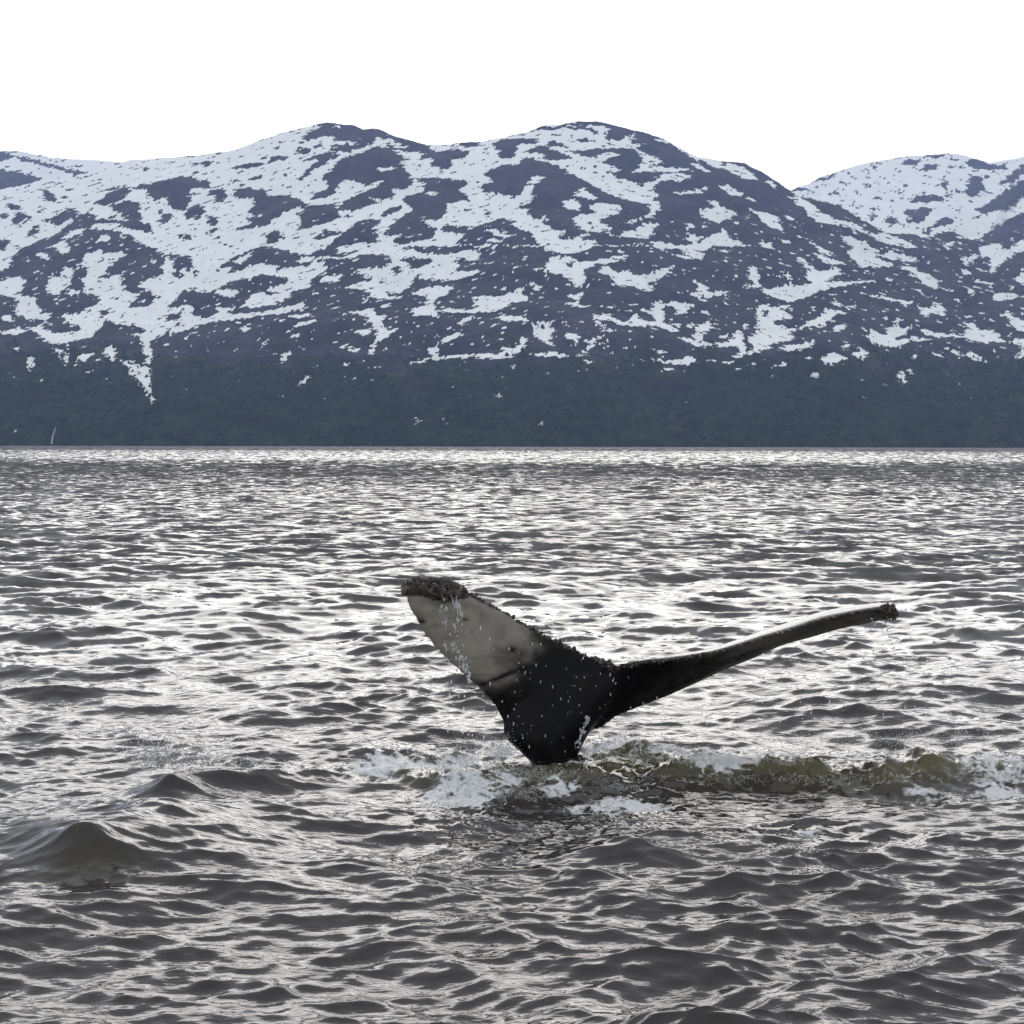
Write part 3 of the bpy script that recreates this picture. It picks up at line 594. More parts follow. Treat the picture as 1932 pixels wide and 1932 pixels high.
def make_water():
    hf = CAM_H * 1624
    ys = list(np.arange(1.6, 4.9, 0.06)) + [4.9]      # some water below and beside the frame too
    while ys[-1] < 3300:
        d = ys[-1]
        fp = d * d / hf
        if d < 40: st = max(0.012, 0.8 * fp)
        elif d < 160: st = 0.42
        elif d < 700: st = 0.42 + 1.0 * (d - 160) / 540
        else: st = 1.42 + (d - 700) * 0.06
        ys.append(d + st)
    ys = np.array(ys)
    near = ys < 40
    yn, yf = ys[near], ys[~near]
    dense = np.linspace(-0.36, 0.36, 681)
    out = 0.36 + 0.85 * (np.arange(1, 25) / 24) ** 2
    a = np.concatenate([-out[::-1], dense, out])
    parts_V, parts_F, parts_A = [], [], {k: [] for k in ('far', 'mid', 'dist', 'churn', 'foam')}
    off = 0
    yf = np.concatenate([[yn[-1]], yf])
    for yy, aa in ((yn, a), (yf, a[::2])):
        Y0 = np.repeat(yy[:, None], len(aa), 1); X0 = yy[:, None] * aa[None, :]
        d = Y0
        tl = tile_at(TL, X0 + 31, Y0 + 17); tm = tile_at(TM, X0 - 7, Y0 + 3); ts = tile_at(TS, X0, Y0); tr = tile_at(TR, X0 + 2, Y0 + 5)
        wl = (1 - smooth(500, 1500, d))[..., None]; wm = ((1 - 0.5 * smooth(300, 700, d)) * (1 - smooth(700, 1200, d)))[..., None]; ws = (1 - smooth(80, 260, d))[..., None]; wr = (1 - smooth(18, 48, d))[..., None]
        grp = (0.75 + 0.5 * smooth(-0.6, 0.6, fbm(X0 / 4.3, Y0 / 4.3, 3, 5)))[..., None]     # gusts: ripples come in patches
        D = tl * wl + tm * wm + (ts * ws + tr * wr) * grp
        hh, churn, foam, calm = local_water(X0 + D[..., 1] * 0, Y0)
        inside = np.exp(-(((X0 - 0.3) / 3.5) ** 2 + ((Y0 - 11.3) / 1.6) ** 2))
        k = (1 - 0.35 * inside)
        rough = (churn * (0.055 * fbm(X0 * 3.2, Y0 * 4.5, 5, 15, 0.6) + 0.02 * np.abs(fbm(X0 * 12, Y0 * 14, 3, 16))) + 0.045 * np.clip(foam, 0, 1) * fbm(X0 * 8, Y0 * 9, 5, 25, 0.62)) * (d < 20)
        Z = D[..., 0] * k + hh + rough
        V = np.stack([X0 + D[..., 1] * k, Y0 + D[..., 2] * k - 0.5 * hh, Z], -1).reshape(-1, 3)
        parts_V.append(V); parts_F.append(grid_faces(len(yy), len(aa)) + off); off += len(V)
        parts_A['mid'].append((smooth(14, 36, d) * (1 - smooth(110, 280, d))).ravel())
        parts_A['far'].append((smooth(60, 180, d) * (1 - smooth(450, 900, d))).ravel())
        parts_A['dist'].append(smooth(300, 800, d).ravel())
        parts_A['churn'].append(churn.ravel()); parts_A['foam'].append(foam.ravel())
    V = np.concatenate(parts_V); Fc = np.concatenate(parts_F)
    def sea_material(name, foamy):
        m, nt, bs = new_mat(name)
        b = NB(nt)
        far = b.attr('far')
        def flat(sx, sy, detail, rough=0.5):
            return b.n('ShaderNodeTexNoise', {'Vector': b.pos((sx, sy, 0)), 'Scale': 1.0, 'Detail': detail, 'Roughness': rough}, noise_dimensions='2D').outputs[0]
        body = (0.036, 0.032, 0.031, 1)
        if foamy:
            churn = b.attr('churn'); foam_a = b.attr('foam')
            fn = b.noise(b.pos((5, 5, 8)), 1.0, 6, 0.66, 0.9)
            rg = b.math('SUBTRACT', 1.0, b.math('ABSOLUTE', b.math('MULTIPLY_ADD', b.noise(b.pos((4, 4, 6)), 1.0, 5, 0.6, 1.2), 4.0, -2.0)))
            lace = b.math('ADD', b.math('MULTIPLY', fn, 0.85), b.math('MULTIPLY', b.math('MAXIMUM', rg, 0.0), 0.42))
            foam = b.ramp(b.math('SUBTRACT', foam_a, b.math('SUBTRACT', 1.30, lace)), 0.0, 0.18)
            foam = b.math('MULTIPLY', foam, b.ramp(b.noise(b.pos((30, 30, 30)), 1.0, 2, 0.6), 0.30, 0.60, 0.78, 1.0))
            body = b.mix(b.math('MULTIPLY', churn, b.ramp(b.noise(b.pos((1.6, 1.6, 3)), 1.0, 4, 0.6), 0.3, 0.62, 0.25, 1.0)), body, (0.085, 0.076, 0.036, 1))
            nt.links.new(b.mix(foam, body, (0.62, 0.63, 0.64, 1)), bs.inputs['Base Color'])
            nt.links.new(b.mixf(foam, 0.03, 0.6), bs.inputs['Roughness'])
            hgt = b.math('MULTIPLY', flat(9, 20, 2), 0.005)
        else:
            bs.inputs['Base Color'].default_value = body
            bs.inputs['Roughness'].default_value = 0.06
            mid = b.attr('mid'); dist = b.attr('dist')
            gust = b.ramp(flat(0.12, 0.02, 2, 0.6), 0.3, 0.7, 0.7, 1.35)
            def slope(w, n, k): return b.math('MULTIPLY', w, b.math('MULTIPLY', b.math('SUBTRACT', n, 0.5), k))
            sy = b.math('ADD', b.math('ADD', slope(mid, flat(1.3, 2.2, 3, 0.65), 1.0), slope(far, flat(0.55, 0.22, 3, 0.65), 0.95)), slope(dist, flat(0.3, 0.035, 3, 0.7), 0.9))
            sx = slope(b.math('ADD', mid, b.math('ADD', far, dist)), flat(1.1, 1.3, 1), 0.5)
            sy = b.math('SUBTRACT', b.math('MULTIPLY', sy, gust), b.math('MULTIPLY', b.math('ADD', b.math('MULTIPLY', mid, 0.95), b.math('ADD', b.math('MULTIPLY', b.math('MAXIMUM', far, dist), 0.85), b.math('MULTIPLY', dist, 0.75))), 0.25))   # the steep faces of the chop look our way
            vec = b.n('ShaderNodeCombineXYZ', {0: sx, 1: sy, 2: 0.0}).outputs[0]
            N = b.n('ShaderNodeNewGeometry').outputs['Normal']
            tilt = b.n('ShaderNodeVectorMath', {0: b.n('ShaderNodeVectorMath', {0: N, 1: vec}, operation='ADD').outputs[0]}, operation='NORMALIZE').outputs[0]
            nt.links.new(tilt, bs.inputs['Normal'])
        bs.inputs['IOR'].default_value = 1.333
        if not foamy: return m
        bp = b.n('ShaderNodeBump', {'Strength': 1.0, 'Distance': 1.0, 'Height': hgt})
        nt.links.new(bp.outputs[0], bs.inputs['Normal'])
        return m
    m = sea_material('sea_water', False)
    mf = sea_material('sea_water_foaming', True)
    o = mesh_np('water', V, Fc, m, attrs={k: np.concatenate(v) for k, v in parts_A.items()})
    o.data.materials.append(mf)
    mid = V[Fc[:, 0]]
    o.data.polygons.foreach_set('material_index', (mid[:, 1] < 17).astype(np.int32))
    tag(o, 'choppy dark grey fjord water with foam round the whale', kind='structure')
    print('water verts', len(V), 'rows', len(yn), len(yf))
make_water()

# ================================================================== WHALE TAIL
LOFT_N = 20
def loft(bm, secs):
    """closed tube through rings of points"""
    rings = [[bm.verts.new(p) for p in s] for s in secs]
    n = len(rings[0])
    for a, b_ in zip(rings, rings[1:]):
        for i in range(n):
            bm.faces.new((a[i], a[(i + 1) % n], b_[(i + 1) % n], b_[i]))
    bm.faces.new(list(reversed(rings[0]))); bm.faces.new(rings[-1])
def resample(rows, m):
    rows = np.array(rows, float); t = np.linspace(0, len(rows) - 1, m)
    out = []
    for tt in t:      # Catmull-Rom through the rows
        i = min(int(tt), len(rows) - 2); f = tt - i
        p0, p1, p2, p3 = rows[max(i - 1, 0)], rows[i], rows[i + 1], rows[min(i + 2, len(rows) - 1)]
        out.append(0.5 * ((2 * p1) + (-p0 + p2) * f + (2 * p0 - 5 * p1 + 4 * p2 - p3) * f * f + (-p0 + 3 * p1 - 3 * p2 + p3) * f ** 3))
    return np.array(out)
def blade(LE, TE, nrm, t, camber=0.0):
    """airfoil ring from LE (round) to TE (thin)"""
    pts = []
    n = LOFT_N // 2
    for side in (1, -1):
        for i in range(n):
            s = i / n if side == 1 else 1 - i / n
            prof = (2.6 * math.sqrt(max(s, 0)) * (1 - s) ** 0.9 + 0.12 * s * 1.0) * 0.5
            if side == 1 and i == 0 or (side == -1 and i == 0): prof *= 0.9
            c = camber * 4 * s * (1 - s)
            pts.append(LE.lerp(TE, s) + nrm * (side * t * prof + c))
    return pts
# (leading edge px, trailing edge px, depth of both, thickness)
LEFT = [(1000, 1392, 1185, 1262, 0.02, 0.02, .17), (950, 1362, 1150, 1249, 0.00, 0.03, .16), (934, 1334, 1110, 1236, -.02, .05, .14), (905, 1301, 1052, 1209, -.05, .07, .12), (868, 1268, 1000, 1181, -.09, .09, .10),
        (830, 1233, 952, 1153, -.12, .10, .085), (800, 1196, 912, 1133, -.14, .10, .075), (779, 1160, 884, 1117, -.15, .10, .065), (765, 1132, 872, 1106, -.16, .09, .055), (768, 1112, 856, 1099, -.16, .08, .04)]
# leading edge, crest (upper outline), trailing edge that curls down towards us
RIGHT = [(1060, 1395, 1130, 1262, .02, .00, .16, 2), (1118, 1385, 1165, 1256, .05, -.04, .15, 2), (1160, 1356, 1200, 1251, .09, -.08, .14, 2), (1205, 1336, 1250, 1243, .13, -.14, .13, 3), (1260, 1314, 1300, 1235, .17, -.19, .125, 4),
         (1315, 1289, 1345, 1226, .19, -.23, .12, 5), (1368, 1264, 1392, 1210, .20, -.26, .11, 8), (1420, 1243, 1440, 1193, .20, -.29, .105, 10), (1475, 1218, 1490, 1177, .20, -.31, .10, 12),
         (1530, 1203, 1545, 1159, .18, -.33, .09, 12), (1585, 1187, 1595, 1149, .15, -.34, .08, 11), (1640, 1176, 1645, 1143, .08, -.34, .07, 8), (1684, 1166, 1686, 1142, .0, -.33, .05, 6)]
STOCK = [(960, 1130, 1660, .34), (985, 1090, 1520, .26), (1004, 1072, 1450, .22), (984, 1093, 1420, .22), (953, 1107, 1391, .22), (950, 1128, 1362, .20), (955, 1150, 1332, .16), (990, 1165, 1300, .12), (1050, 1175, 1272, .07)]

TIPS = ((815, 1113, -.03, .212, .085, .072, R(3)), (1677, 1156, -.2, .072, .09, .058, R(14)))
def make_whale():
    bm = bmesh.new()
    secs = []
    for l in resample(LEFT, 34):
        LE, TE = at(l[0], l[1], WHALE_D + l[4]), at(l[2], l[3], WHALE_D + l[5])
        span = Vector((-0.8, 0.0, 0.55))
        nrm = (TE - LE).cross(span).normalized()
        secs.append(blade(LE, TE, nrm, l[6]))
    loft(bm, secs)
    secs, te_right = [], []
    for l in resample(RIGHT, 48):
        LE, CR = at(l[0], l[1], WHALE_D + l[4]), at(l[2], l[3], WHALE_D + (l[4] + l[5]) * 0.5 - 0.05)
        TE = at(l[2] + 2, l[3] + l[7], WHALE_D + l[5])
        up = Vector((0, 0.35, 0.94)).normalized()
        pts = []
        n = LOFT_N // 2
        for i in range(n + 1):          # underside, from LE to TE, slightly hollow
            s = i / n
            p = LE.lerp(TE, s) - up * (l[6] * 0.32 * math.sin(math.pi * s) * (1 - s))
            pts.append(p)
        for i in range(1, n):           # upper side, back over the crest
            s = i / n
            q = TE.lerp(CR, min(1, s / 0.45)) if s < 0.45 else CR.lerp(LE, (s - 0.45) / 0.55)
            q = q + up * (0.010 + 0.012 * math.sin(math.pi * s))
            pts.append(q)
        secs.append(pts); te_right.append(TE)
    loft(bm, secs)
    secs = []
    for s in resample(STOCK, 26):
        A, B = at(s[0], s[2], WHALE_D + 0.02), at(s[1], s[2], WHALE_D + 0.02)
        c = (A + B) / 2; rx = (B - A).length / 2
        secs.append([c + Vector((rx * math.cos(a), s[3] * math.sin(a), 0.0)) for a in [2 * math.pi * k / 20 for k in range(20)]])
    loft(bm, secs)
    # swollen, barnacle-laden tips
    for (px, py, D, sx, sy, sz, rot) in TIPS:
        c = at(px, py, WHALE_D + D)
        mat = Matrix.Translation(c) @ Matrix.Rotation(rot, 4, 'Y') @ Matrix.Diagonal((sx, sy, sz, 1))
        bmesh.ops.create_uvsphere(bm, u_segments=24, v_segments=14, radius=1, matrix=mat)
    bmesh.ops.recalc_face_normals(bm, faces=bm.faces)
    me = bpy.data.meshes.new('whale')
    bm.to_mesh(me); bm.free()
    tmp = bpy.data.objects.new('whale_tmp', me)
    C.objects.link(tmp)
    rm = tmp.modifiers.new('r', 'REMESH'); rm.mode = 'VOXEL'; rm.voxel_size = 0.0125; rm.use_smooth_shade = True
    sm = tmp.modifiers.new('s', 'SMOOTH'); sm.factor = 0.5; sm.iterations = 5
    dg = bpy.context.evaluated_depsgraph_get()
    me2 = bpy.data.meshes.new_from_object(tmp.evaluated_get(dg))
    bpy.data.objects.remove(tmp)
    base = at(1035, 1440, WHALE_D); base.z = 0
    n = len(me2.vertices)
    co = np.empty(n * 3, np.float32); me2.vertices.foreach_get('co', co); co = co.reshape(-1, 3)
    no = np.empty(n * 3, np.float32); me2.vertices.foreach_get('normal', no); no = no.reshape(-1, 3)
    # pigment: pale belly skin on the outer flukes, black towards the stock and on the back
    px, py = view_of(co[:, 0], co[:, 1], co[:, 2])
    wob = 26 * fbm(px * 0.020, py * 0.020, 5, 3, 0.6)
    dl = (px - 1000) * 0.80 + (py - 1255) * 0.55 + wob
    pale = (1 - smooth(-95, 50, dl)) * np.clip(0.92 + 0.28 * fbm(px * 0.03 + py * 0.01, py * 0.06, 4, 14), 0.4, 1) * (1 - 0.8 * smooth(1265, 1345, py + wob * .6))
    pale = np.where(px < 1060, pale, 0)
    belly = smooth(0.05, 0.45, -no[:, 1])
    pr = smooth(1220, 1460, px + 2 * wob) * 0.95 * np.clip(0.6 + 0.8 * fbm(px * 0.012 + py * 0.02, py * 0.14 + px * 0.045, 4, 8), 0, 1) * smooth(-0.25, 0.2, -no[:, 2])
    pale = pale * belly + np.where(px > 1200, pr, 0)
    def spot(cx, cy, rx, ry, ang=0.0):
        c, s = math.cos(ang), math.sin(ang)
        ux, uy = (px - cx) * c + (py - cy) * s, -(px - cx) * s + (py - cy) * c
        return np.exp(-((ux / rx) ** 2 + (uy / ry) ** 2))
    dark = spot(950, 1275, 42, 4.5, R(-22)) * 0.9 + spot(967, 1225, 7, 6) * .8 + spot(878, 1169, 8, 4) * .7 + spot(796, 1172, 9, 4, R(10)) * .8 + spot(1000, 1260, 22, 4, R(-18)) * .7 + spot(905, 1290, 26, 10, R(25)) * .5 + spot(985, 1290, 4, 26, R(30)) * .4
    dark = dark + np.where((np.abs(px - 815) < 70) & (py + 0.35 * wob < 1127), 0.7, 0)
    pale = np.clip(pale * (1 - np.clip(dark, 0, 1)), 0, 1)
    a_ = me2.attributes.new('pale', 'FLOAT', 'POINT'); a_.data.foreach_set('value', pale.astype(np.float32))
    a_ = me2.attributes.new('wet', 'FLOAT', 'POINT'); a_.data.foreach_set('value', (smooth(0.1, 0.5, no[:, 2]) * (px > 1240)).astype(np.float32))
    co -= np.array(base, np.float32); me2.vertices.foreach_set('co', co.ravel()); me2.update()
    m, nt, bs = new_mat('whale_skin')
    b = NB(nt)
    p = b.attr('pale')
    n1 = b.noise(b.pos((5, 5, 5)), 1.0, 6, 0.6)
    n2 = b.noise(b.pos((3, 12, 30)), 1.0, 5, 0.65)
    palec = b.mix(b.ramp(n1, 0.3, 0.72), (0.135, 0.123, 0.104, 1), (0.235, 0.216, 0.184, 1))
    palec = b.mix(b.math('MULTIPLY', b.ramp(n2, 0.48, 0.72), 0.55), palec, (0.12, 0.108, 0.095, 1))
    blk = b.mix(b.ramp(n1, 0.45, 0.8), (0.004, 0.004, 0.0045, 1), (0.010, 0.009, 0.0085, 1))
    pf = b.ramp(b.math('ADD', p, b.math('MULTIPLY', b.math('SUBTRACT', n1, 0.5), b.math('MULTIPLY', b.math('MULTIPLY', p, b.math('SUBTRACT', 1.0, p)), 2.4))), 0.04, 0.96)
    nt.links.new(b.mix(pf, blk, palec), bs.inputs['Base Color'])
    wet = b.attr('wet')
    nt.links.new(b.mixf(wet, b.mixf(pf, 0.26, 0.50), 0.22), bs.inputs['Roughness'])
    nt.links.new(b.mixf(wet, 0.09, 0.7), bs.inputs['Specular IOR Level'])
    fine = b.noise(b.pos((40, 40, 40)), 1.0, 4, 0.6)
    bp = b.n('ShaderNodeBump', {'Strength': 0.35, 'Distance': 0.006, 'Height': b.math('ADD', n2, fine)})
    nt.links.new(bp.outputs[0], bs.inputs['Normal'])
    me2.materials.clear(); me2.materials.append(m)
    for poly in me2.polygons: poly.use_smooth = True
    w = bpy.data.objects.new('whale', me2)
    C.objects.link(w)
    w.location = base
    tag(w, 'humpback whale tail with barnacled flukes raised above the water', 'whale')
    return w, base, te_right, co
whale, WB, TE_R, WCO = make_whale()

def barnacle_mesh(k, mat):
    r = random.Random(k)
    bm = bmesh.new()
    seg = 7
    hh = r.uniform(0.55, 0.95)
    prof = [(1.0, -0.25), (0.72, hh * 0.75), (0.50, hh), (0.30, hh * 0.62)]
    rings = [[bm.verts.new((rr * math.cos(6.283 * i / seg) * r.uniform(.85, 1.12), rr * math.sin(6.283 * i / seg) * r.uniform(.85, 1.12), z * r.uniform(.9, 1.1))) for i in range(seg)] for rr, z in prof]
    for a, b_ in zip(rings, rings[1:]):
        for i in range(seg): bm.faces.new((a[i], a[(i + 1) % seg], b_[(i + 1) % seg], b_[i]))
    bm.faces.new(rings[-1])
    me = bpy.data.meshes.new('barnacle'); bm.to_mesh(me); bm.free()
    me.materials.append(mat)
    return me
def make_barnacles():
    mats = []
    for i, (c1, c2) in enumerate((((0.018, 0.014, 0.012, 1), (0.06, 0.05, 0.042, 1)), ((0.08, 0.062, 0.035, 1), (0.24, 0.20, 0.13, 1)), ((0.05, 0.036, 0.034, 1), (0.17, 0.135, 0.125, 1)))):
        m, nt, bs = new_mat('barnacle_shell_%d' % i)
        b = NB(nt)
        nz = b.noise(b.pos((60, 60, 60)), 1.0, 3, 0.6)
        nt.links.new(b.mix(b.ramp(nz, 0.3, 0.7), c1, c2), bs.inputs['Base Color'])
        bs.inputs['Roughness'].default_value = 0.45
        mats.append(m)
    kinds = [[barnacle_mesh(i * 10 + j, m) for j in range(3)] for i, m in enumerate(mats)]
    spots = []                      # (position, normal, size, kind)
    def near(p):                    # snap to the skin
        d = ((WCO + np.array(WB, np.float32) - np.array(p, np.float32)) ** 2).sum(1)
        i = int(d.argmin())
        return Vector(WCO[i]) + WB
    # left tip: a thick crust
    for k in range(300):
        tx, ty, tD, sx, sy, sz, rot = TIPS[0]
        d = Vector((rng.normal(), -abs(rng.normal()) * 1.1, rng.normal() + 0.25)).normalized()
        if d.z < -0.55 and rng.random() < .6: continue
        q = Matrix.Rotation(rot, 3, 'Y') @ Vector((d.x * sx, d.y * sy, d.z * sz))
        p = at(tx, ty, WHALE_D + tD) + q * 0.97
        nrm = Vector((d.x * .4 + rng.normal(0, .25), d.y * 0.9, d.z + rng.normal(0, .2))).normalized()
        spots.append((p, nrm, min(0.030, 0.006 + rng.gamma(2.2, 0.0045)), 1 if rng.random() < 0.36 and d.z < .35 else (2 if rng.random() < .3 else 0)))
    # left trailing edge
    tl = resample([(l[2], l[3], l[5]) for l in LEFT], 400)
    for k in range(330):
        px, py, dd = tl[int(rng.random() * 385)]
        p = near(at(px + rng.normal(0, 1.5), py + 2 + rng.normal(0, 1.5), WHALE_D + dd))
        spots.append((p, Vector((0.35 + rng.normal(0, .3), -0.4, 0.9)).normalized(), min(0.024, 0.004 + rng.gamma(1.8, 0.0038)), 2 if rng.random() < 0.4 else 0))
    # right trailing edge
    for k in range(260):
        t = rng.random() ** 0.8
        i = min(len(TE_R) - 2, int(t * (len(TE_R) - 1))); f = t * (len(TE_R) - 1) - i
        p = near(TE_R[i].lerp(TE_R[i + 1], f) + Vector((0, rng.normal(0, .008), rng.normal(0, .008))))
        spots.append((p, Vector((rng.normal(0, .3), -0.8, 0.6)).normalized(), rng.uniform(0.006, 0.013) * (1.0 if t < .5 else .85), (1 if t > .5 and rng.random() < .45 else 2) if rng.random() < .55 else 0))
    # right tip
    for k in range(110):
        a = rng.uniform(0, 6.283); q = math.sqrt(rng.random())
        px, py = 1677 + 20 * q * math.cos(a), 1156 + 16 * q * math.sin(a)
        p = near(at(px, py, WHALE_D - .3))
        spots.append((p, Vector((math.cos(a) * q, -0.7, -math.sin(a) * q + .3)).normalized(), rng.uniform(0.009, 0.019), 1 if rng.random() < .4 else 0))
    spots.sort(key=lambda s: -s[2])
    singles, rest = spots[:300], spots[300:]
    for p, nrm, s, kd in singles:
        o = bpy.data.objects.new('barnacle', kinds[kd][random.randrange(3)])
        C.objects.link(o)
        o.parent = whale
        o.location = p - WB
        o.rotation_mode = 'QUATERNION'
        o.rotation_quaternion = nrm.to_track_quat('Z', 'Y')
        o.scale = (s, s, s * random.uniform(0.8, 1.5))
    V, Fc, off = [], [], 0
    mi = []
    for p, nrm, s, kd in rest:
        me = kinds[kd][random.randrange(3)]
        M = Matrix.Translation(p - WB) @ nrm.to_track_quat('Z', 'Y').to_matrix().to_4x4() @ Matrix.Diagonal((s, s, s, 1))
        for v in me.vertices: V.append(tuple(M @ v.co))
        for pl in me.polygons:
            Fc.append([i + off for i in pl.vertices]); mi.append(kd)
        off += len(me.vertices)
    me = bpy.data.meshes.new('barnacle_crust'); me.from_pydata(V, [], Fc)
    for m in mats: me.materials.append(m)
    me.polygons.foreach_set('material_index', mi)
    o = bpy.data.objects.new('barnacle_crust', me); C.objects.link(o); o.parent = whale
    o['kind'] = 'stuff'
make_barnacles()

# ================================================================== SPRAY, DROPS, FOAM LUMPS
ICO_V, ICO_F = None, None
def ico():
    global ICO_V, ICO_F
    bm = bmesh.new(); bmesh.ops.create_icosphere(bm, subdivisions=1, radius=1)
    bm.verts.ensure_lookup_table()
    ICO_V = np.array([v.co[:] for v in bm.verts]); ICO_F = np.array([[v.index for v in f.verts] for f in bm.faces]); bm.free()
ico()
OCT_V = np.array([(1, 0, 0), (-1, 0, 0), (0, 1, 0), (0, -1, 0), (0, 0, 1), (0, 0, -1)], float)
OCT_F = np.array([(0, 2, 4), (2, 1, 4), (1, 3, 4), (3, 0, 4), (2, 0, 5), (1, 2, 5), (3, 1, 5), (0, 3, 5)])
def blobs(name, label, cat, pts, sizes, stretch, mat, jitter=0.0, dirs=None, fine=False):
    """many small drops in one mesh"""
    n = len(pts)
    pts, sizes, stretch = np.array(pts), np.array(sizes), np.array(stretch)
    IV, IF = (OCT_V, OCT_F) if fine else (ICO_V, ICO_F)
    V = np.repeat(IV[None], n, 0).copy()
    if jitter: V *= 1 + rng.normal(0, jitter, (n, len(IV), 1))
    V *= sizes[:, None, None]
    if dirs is None: V[:, :, 2] *= stretch[:, None]
    else:
        d = np.array(dirs); V += (V * d[:, None, :]).sum(-1, keepdims=True) * d[:, None, :] * (stretch[:, None, None] - 1)
    V += pts[:, None, :]
    Fc = IF[None] + np.arange(n)[:, None, None] * len(IV)
    o = mesh_np(name, V.reshape(-1, 3), Fc.reshape(-1, 3), mat)
    tag(o, label, cat, kind='stuff')
    return o
drop_mat, nt, bs = new_mat('clear_drops')
bs.inputs['Base Color'].default_value = (0.95, 0.97, 1, 1)
bs.inputs['Transmission Weight'].default_value = 0.75
bs.inputs['Roughness'].default_value = 0.05
bs.inputs['IOR'].default_value = 1.333
spray_mat, nt, bs = new_mat('white_spray')
bs.inputs['Base Color'].default_value = (0.80, 0.81, 0.82, 1)
bs.inputs['Roughness'].default_value = 0.35
bs.inputs['Transmission Weight'].default_value = 0.75
bs.inputs['IOR'].default_value = 1.333

def make_drops():
    P, S, T = [], [], []
    def add(px, py, D, s, st):
        P.append(tuple(at(px, py, D))); S.append(s); T.append(st)
    def strand(x0, y0, x1, y1, n, spread, D, s0=0.003, s1=0.0075, st=(1.2, 3.2)):
        for _ in range(n):
            t = rng.random()
            add(x0 + (x1 - x0) * t + rng.normal(0, spread), y0 + (y1 - y0) * t + rng.normal(0, 4), D + rng.normal(0, .03), rng.uniform(s0, s1), rng.uniform(*st))
    D = WHALE_D - 0.28
    strand(852, 1128, 872, 1165, 30, 4, D, .0025, .004, (4, 9)); strand(858, 1165, 885, 1300, 34, 7, D)
    strand(832, 1130, 850, 1230, 22, 4, D); strand(838, 1200, 862, 1280, 14, 7, D); strand(872, 1240, 890, 1290, 20, 4, D, .005, .011)
    strand(905, 1170, 990, 1270, 9, 22, D)
    for _ in range(75):            # over the dark middle of the tail
        add(rng.uniform(955, 1165), rng.uniform(1195, 1425), WHALE_D - 0.42 + rng.normal(0, .05), rng.uniform(.002, .0052), rng.uniform(1.2, 3.4))
    for _ in range(26):
        add(rng.uniform(835, 960), rng.uniform(1290, 1420), D + .1, rng.uniform(.004, .008), rng.uniform(1.2, 2.6))
    strand(1650, 1170, 1690, 1210, 26, 12, WHALE_D - .3, .003, .006, (1.5, 3)); strand(1670, 1200, 1680, 1300, 20, 18, WHALE_D - .3, .003, .006)
    for _ in range(120):
        add(rng.uniform(1180, 1800), rng.uniform(1230, 1440) , WHALE_D - 0.1 + rng.normal(0, .15), rng.uniform(.0025, .006), rng.uniform(1.2, 3.4))
    for _ in range(40):
        t = rng.random()
        add(1110 - 22 * t + rng.normal(0, 2.6), 1350 + 62 * t, WHALE_D - .26, rng.uniform(.004, .012), rng.uniform(.8, 1.6))
    blobs('water_drops', 'falling water drops streaming off the raised whale tail', 'water drops', P, S, T, drop_mat)
make_drops()

def spray(name, label, centres, n, seed, big=1.0):
    """centres: (px, py at the water, half width px, jet height m, sideways lean, share, base height m)"""
    r = np.random.default_rng(seed)
    P, S, T, Dr = [], [], [], []
    for (px, py, hw, hgt, lean, share, z0) in centres:
        for _ in range(int(n * share)):
            gx, gy = on_water(px + r.normal(0, hw * 0.6), py)
            gy += r.normal(0, .08)
            h = hgt * min(1.6, r.gamma(2.0, 0.3)) + 0.01
            vz = math.sqrt(2 * 9.8 * h); vx = r.normal(lean, 0.42) * vz * 0.9; vy = r.normal(-0.1, 0.3) * vz
            tt = 2 * vz / 9.8 * r.uniform(0.35, 0.95)
            m = int(r.integers(4, 11)); s0 = r.uniform(.0008, .0026) * big
            t0 = r.uniform(0.0, 0.35)
            for k in range(m):
                t = tt * (t0 + (1 - t0) * (k + r.random()) / m)
                v = np.array((vx, vy, vz - 9.8 * t)); sp = np.linalg.norm(v) + 1e-6
                P.append((gx + vx * t + r.normal(0, .004), gy + vy * t, z0 + vz * t - 4.9 * t * t + r.normal(0, .004)))
                S.append(s0 * r.uniform(.6, 1.5)); T.append(1.0 + 3.0 * r.random() ** 2 * min(1, sp / 1.5)); Dr.append(tuple(v / sp))
    blobs(name, label, 'spray', P, S, T, spray_mat, 0.15, Dr, True)
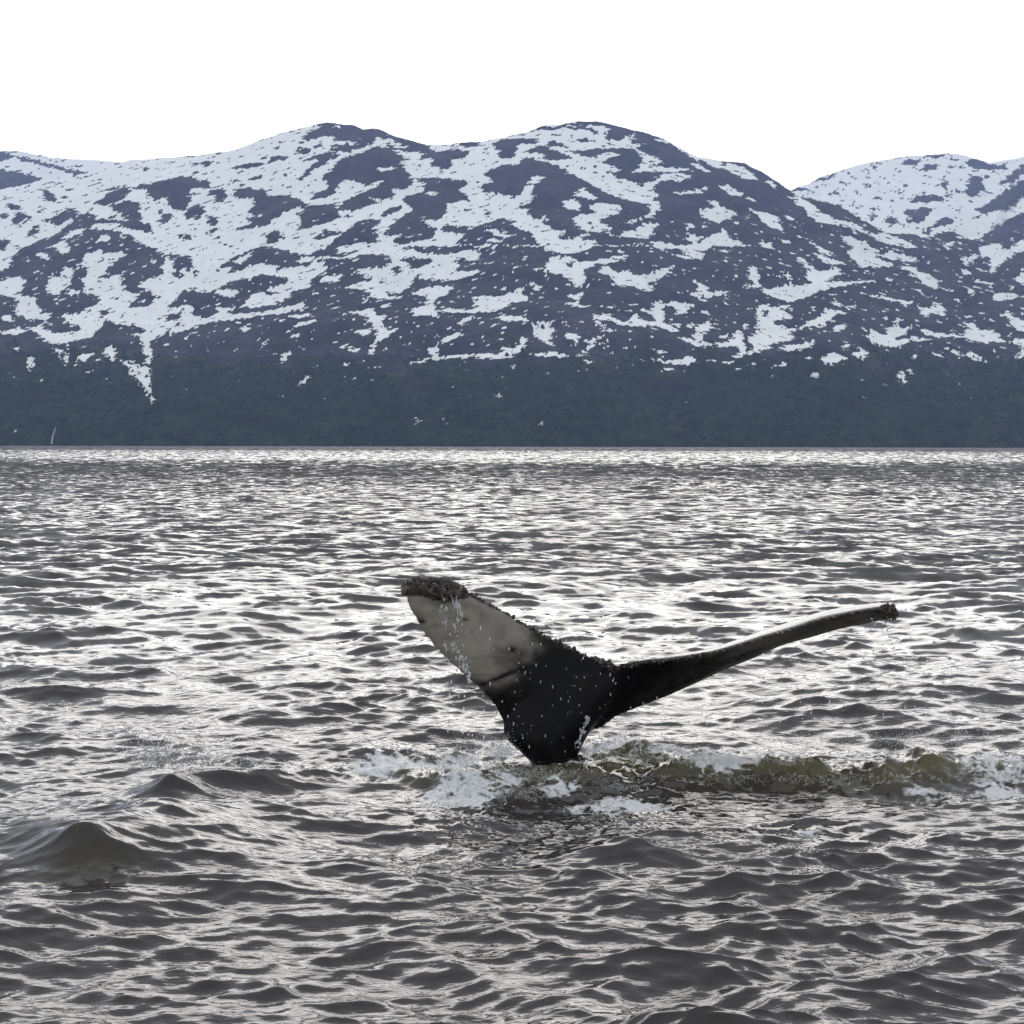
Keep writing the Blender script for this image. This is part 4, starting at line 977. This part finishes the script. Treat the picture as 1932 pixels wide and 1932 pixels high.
spray('splash', 'white splash bursting off the small breaker left of the whale', [(300, 1478, 22, .20, -.45, .6, .10), (318, 1476, 10, .22, 0, .4, .12), (345, 1476, 14, .20, .4, .35, .10), (400, 1470, 26, .07, .1, .3, .10), (470, 1462, 40, .04, 0, .2, .06)], 260, 3, 1.7)
spray('splash', 'white spray thrown up round the foot of the whale tail', [(850, 1478, 70, .10, -.2, .5, .08), (880, 1465, 40, .14, -.1, .4, .10), (950, 1444, 22, .15, -.3, .5, .05), (1120, 1436, 25, .08, .4, .3, .04), (1010, 1480, 80, .05, 0, .5, .05), (960, 1512, 120, .045, 0, .5, .03), (1190, 1500, 50, .04, 0, .2, .04)], 420, 4)
spray('splash', 'white spray along the churned ridge right of the whale', [(1170, 1430, 25, .14, .1, .35, .10), (1290, 1462, 110, .08, 0, .6, .08), (1350, 1466, 60, .10, 0, .4, .08), (1480, 1464, 50, .07, 0, .25, .08), (1600, 1450, 170, .07, 0, .5, .17), (1800, 1450, 140, .10, 0, .6, .17), (1880, 1485, 80, .06, 0, .3, .05), (1500, 1482, 300, .03, 0, .5, .03)], 480, 5)

# ================================================================== HAZE
def make_haze():
    bm = bmesh.new()
    bmesh.ops.create_cube(bm, size=1, matrix=Matrix.Translation((0, 3900, 620)) @ Matrix.Diagonal((9000, 8400, 1244, 1)))
    me = bpy.data.meshes.new('haze'); bm.to_mesh(me); bm.free()
    m = bpy.data.materials.new('haze_air'); m.use_nodes = True
    nt = m.node_tree; nt.nodes.clear()
    out = nt.nodes.new('ShaderNodeOutputMaterial'); pv = nt.nodes.new('ShaderNodeVolumePrincipled')
    pv.inputs['Color'].default_value = (0.44, 0.58, 1.0, 1)
    pv.inputs['Density'].default_value = 7.6e-5
    pv.inputs['Anisotropy'].default_value = 0.25
    nt.links.new(pv.outputs[0], out.inputs['Volume'])
    me.materials.append(m)
    o = bpy.data.objects.new('haze', me); C.objects.link(o)
    tag(o, 'thin bluish haze over the fjord and the mountains', kind='stuff')
make_haze()
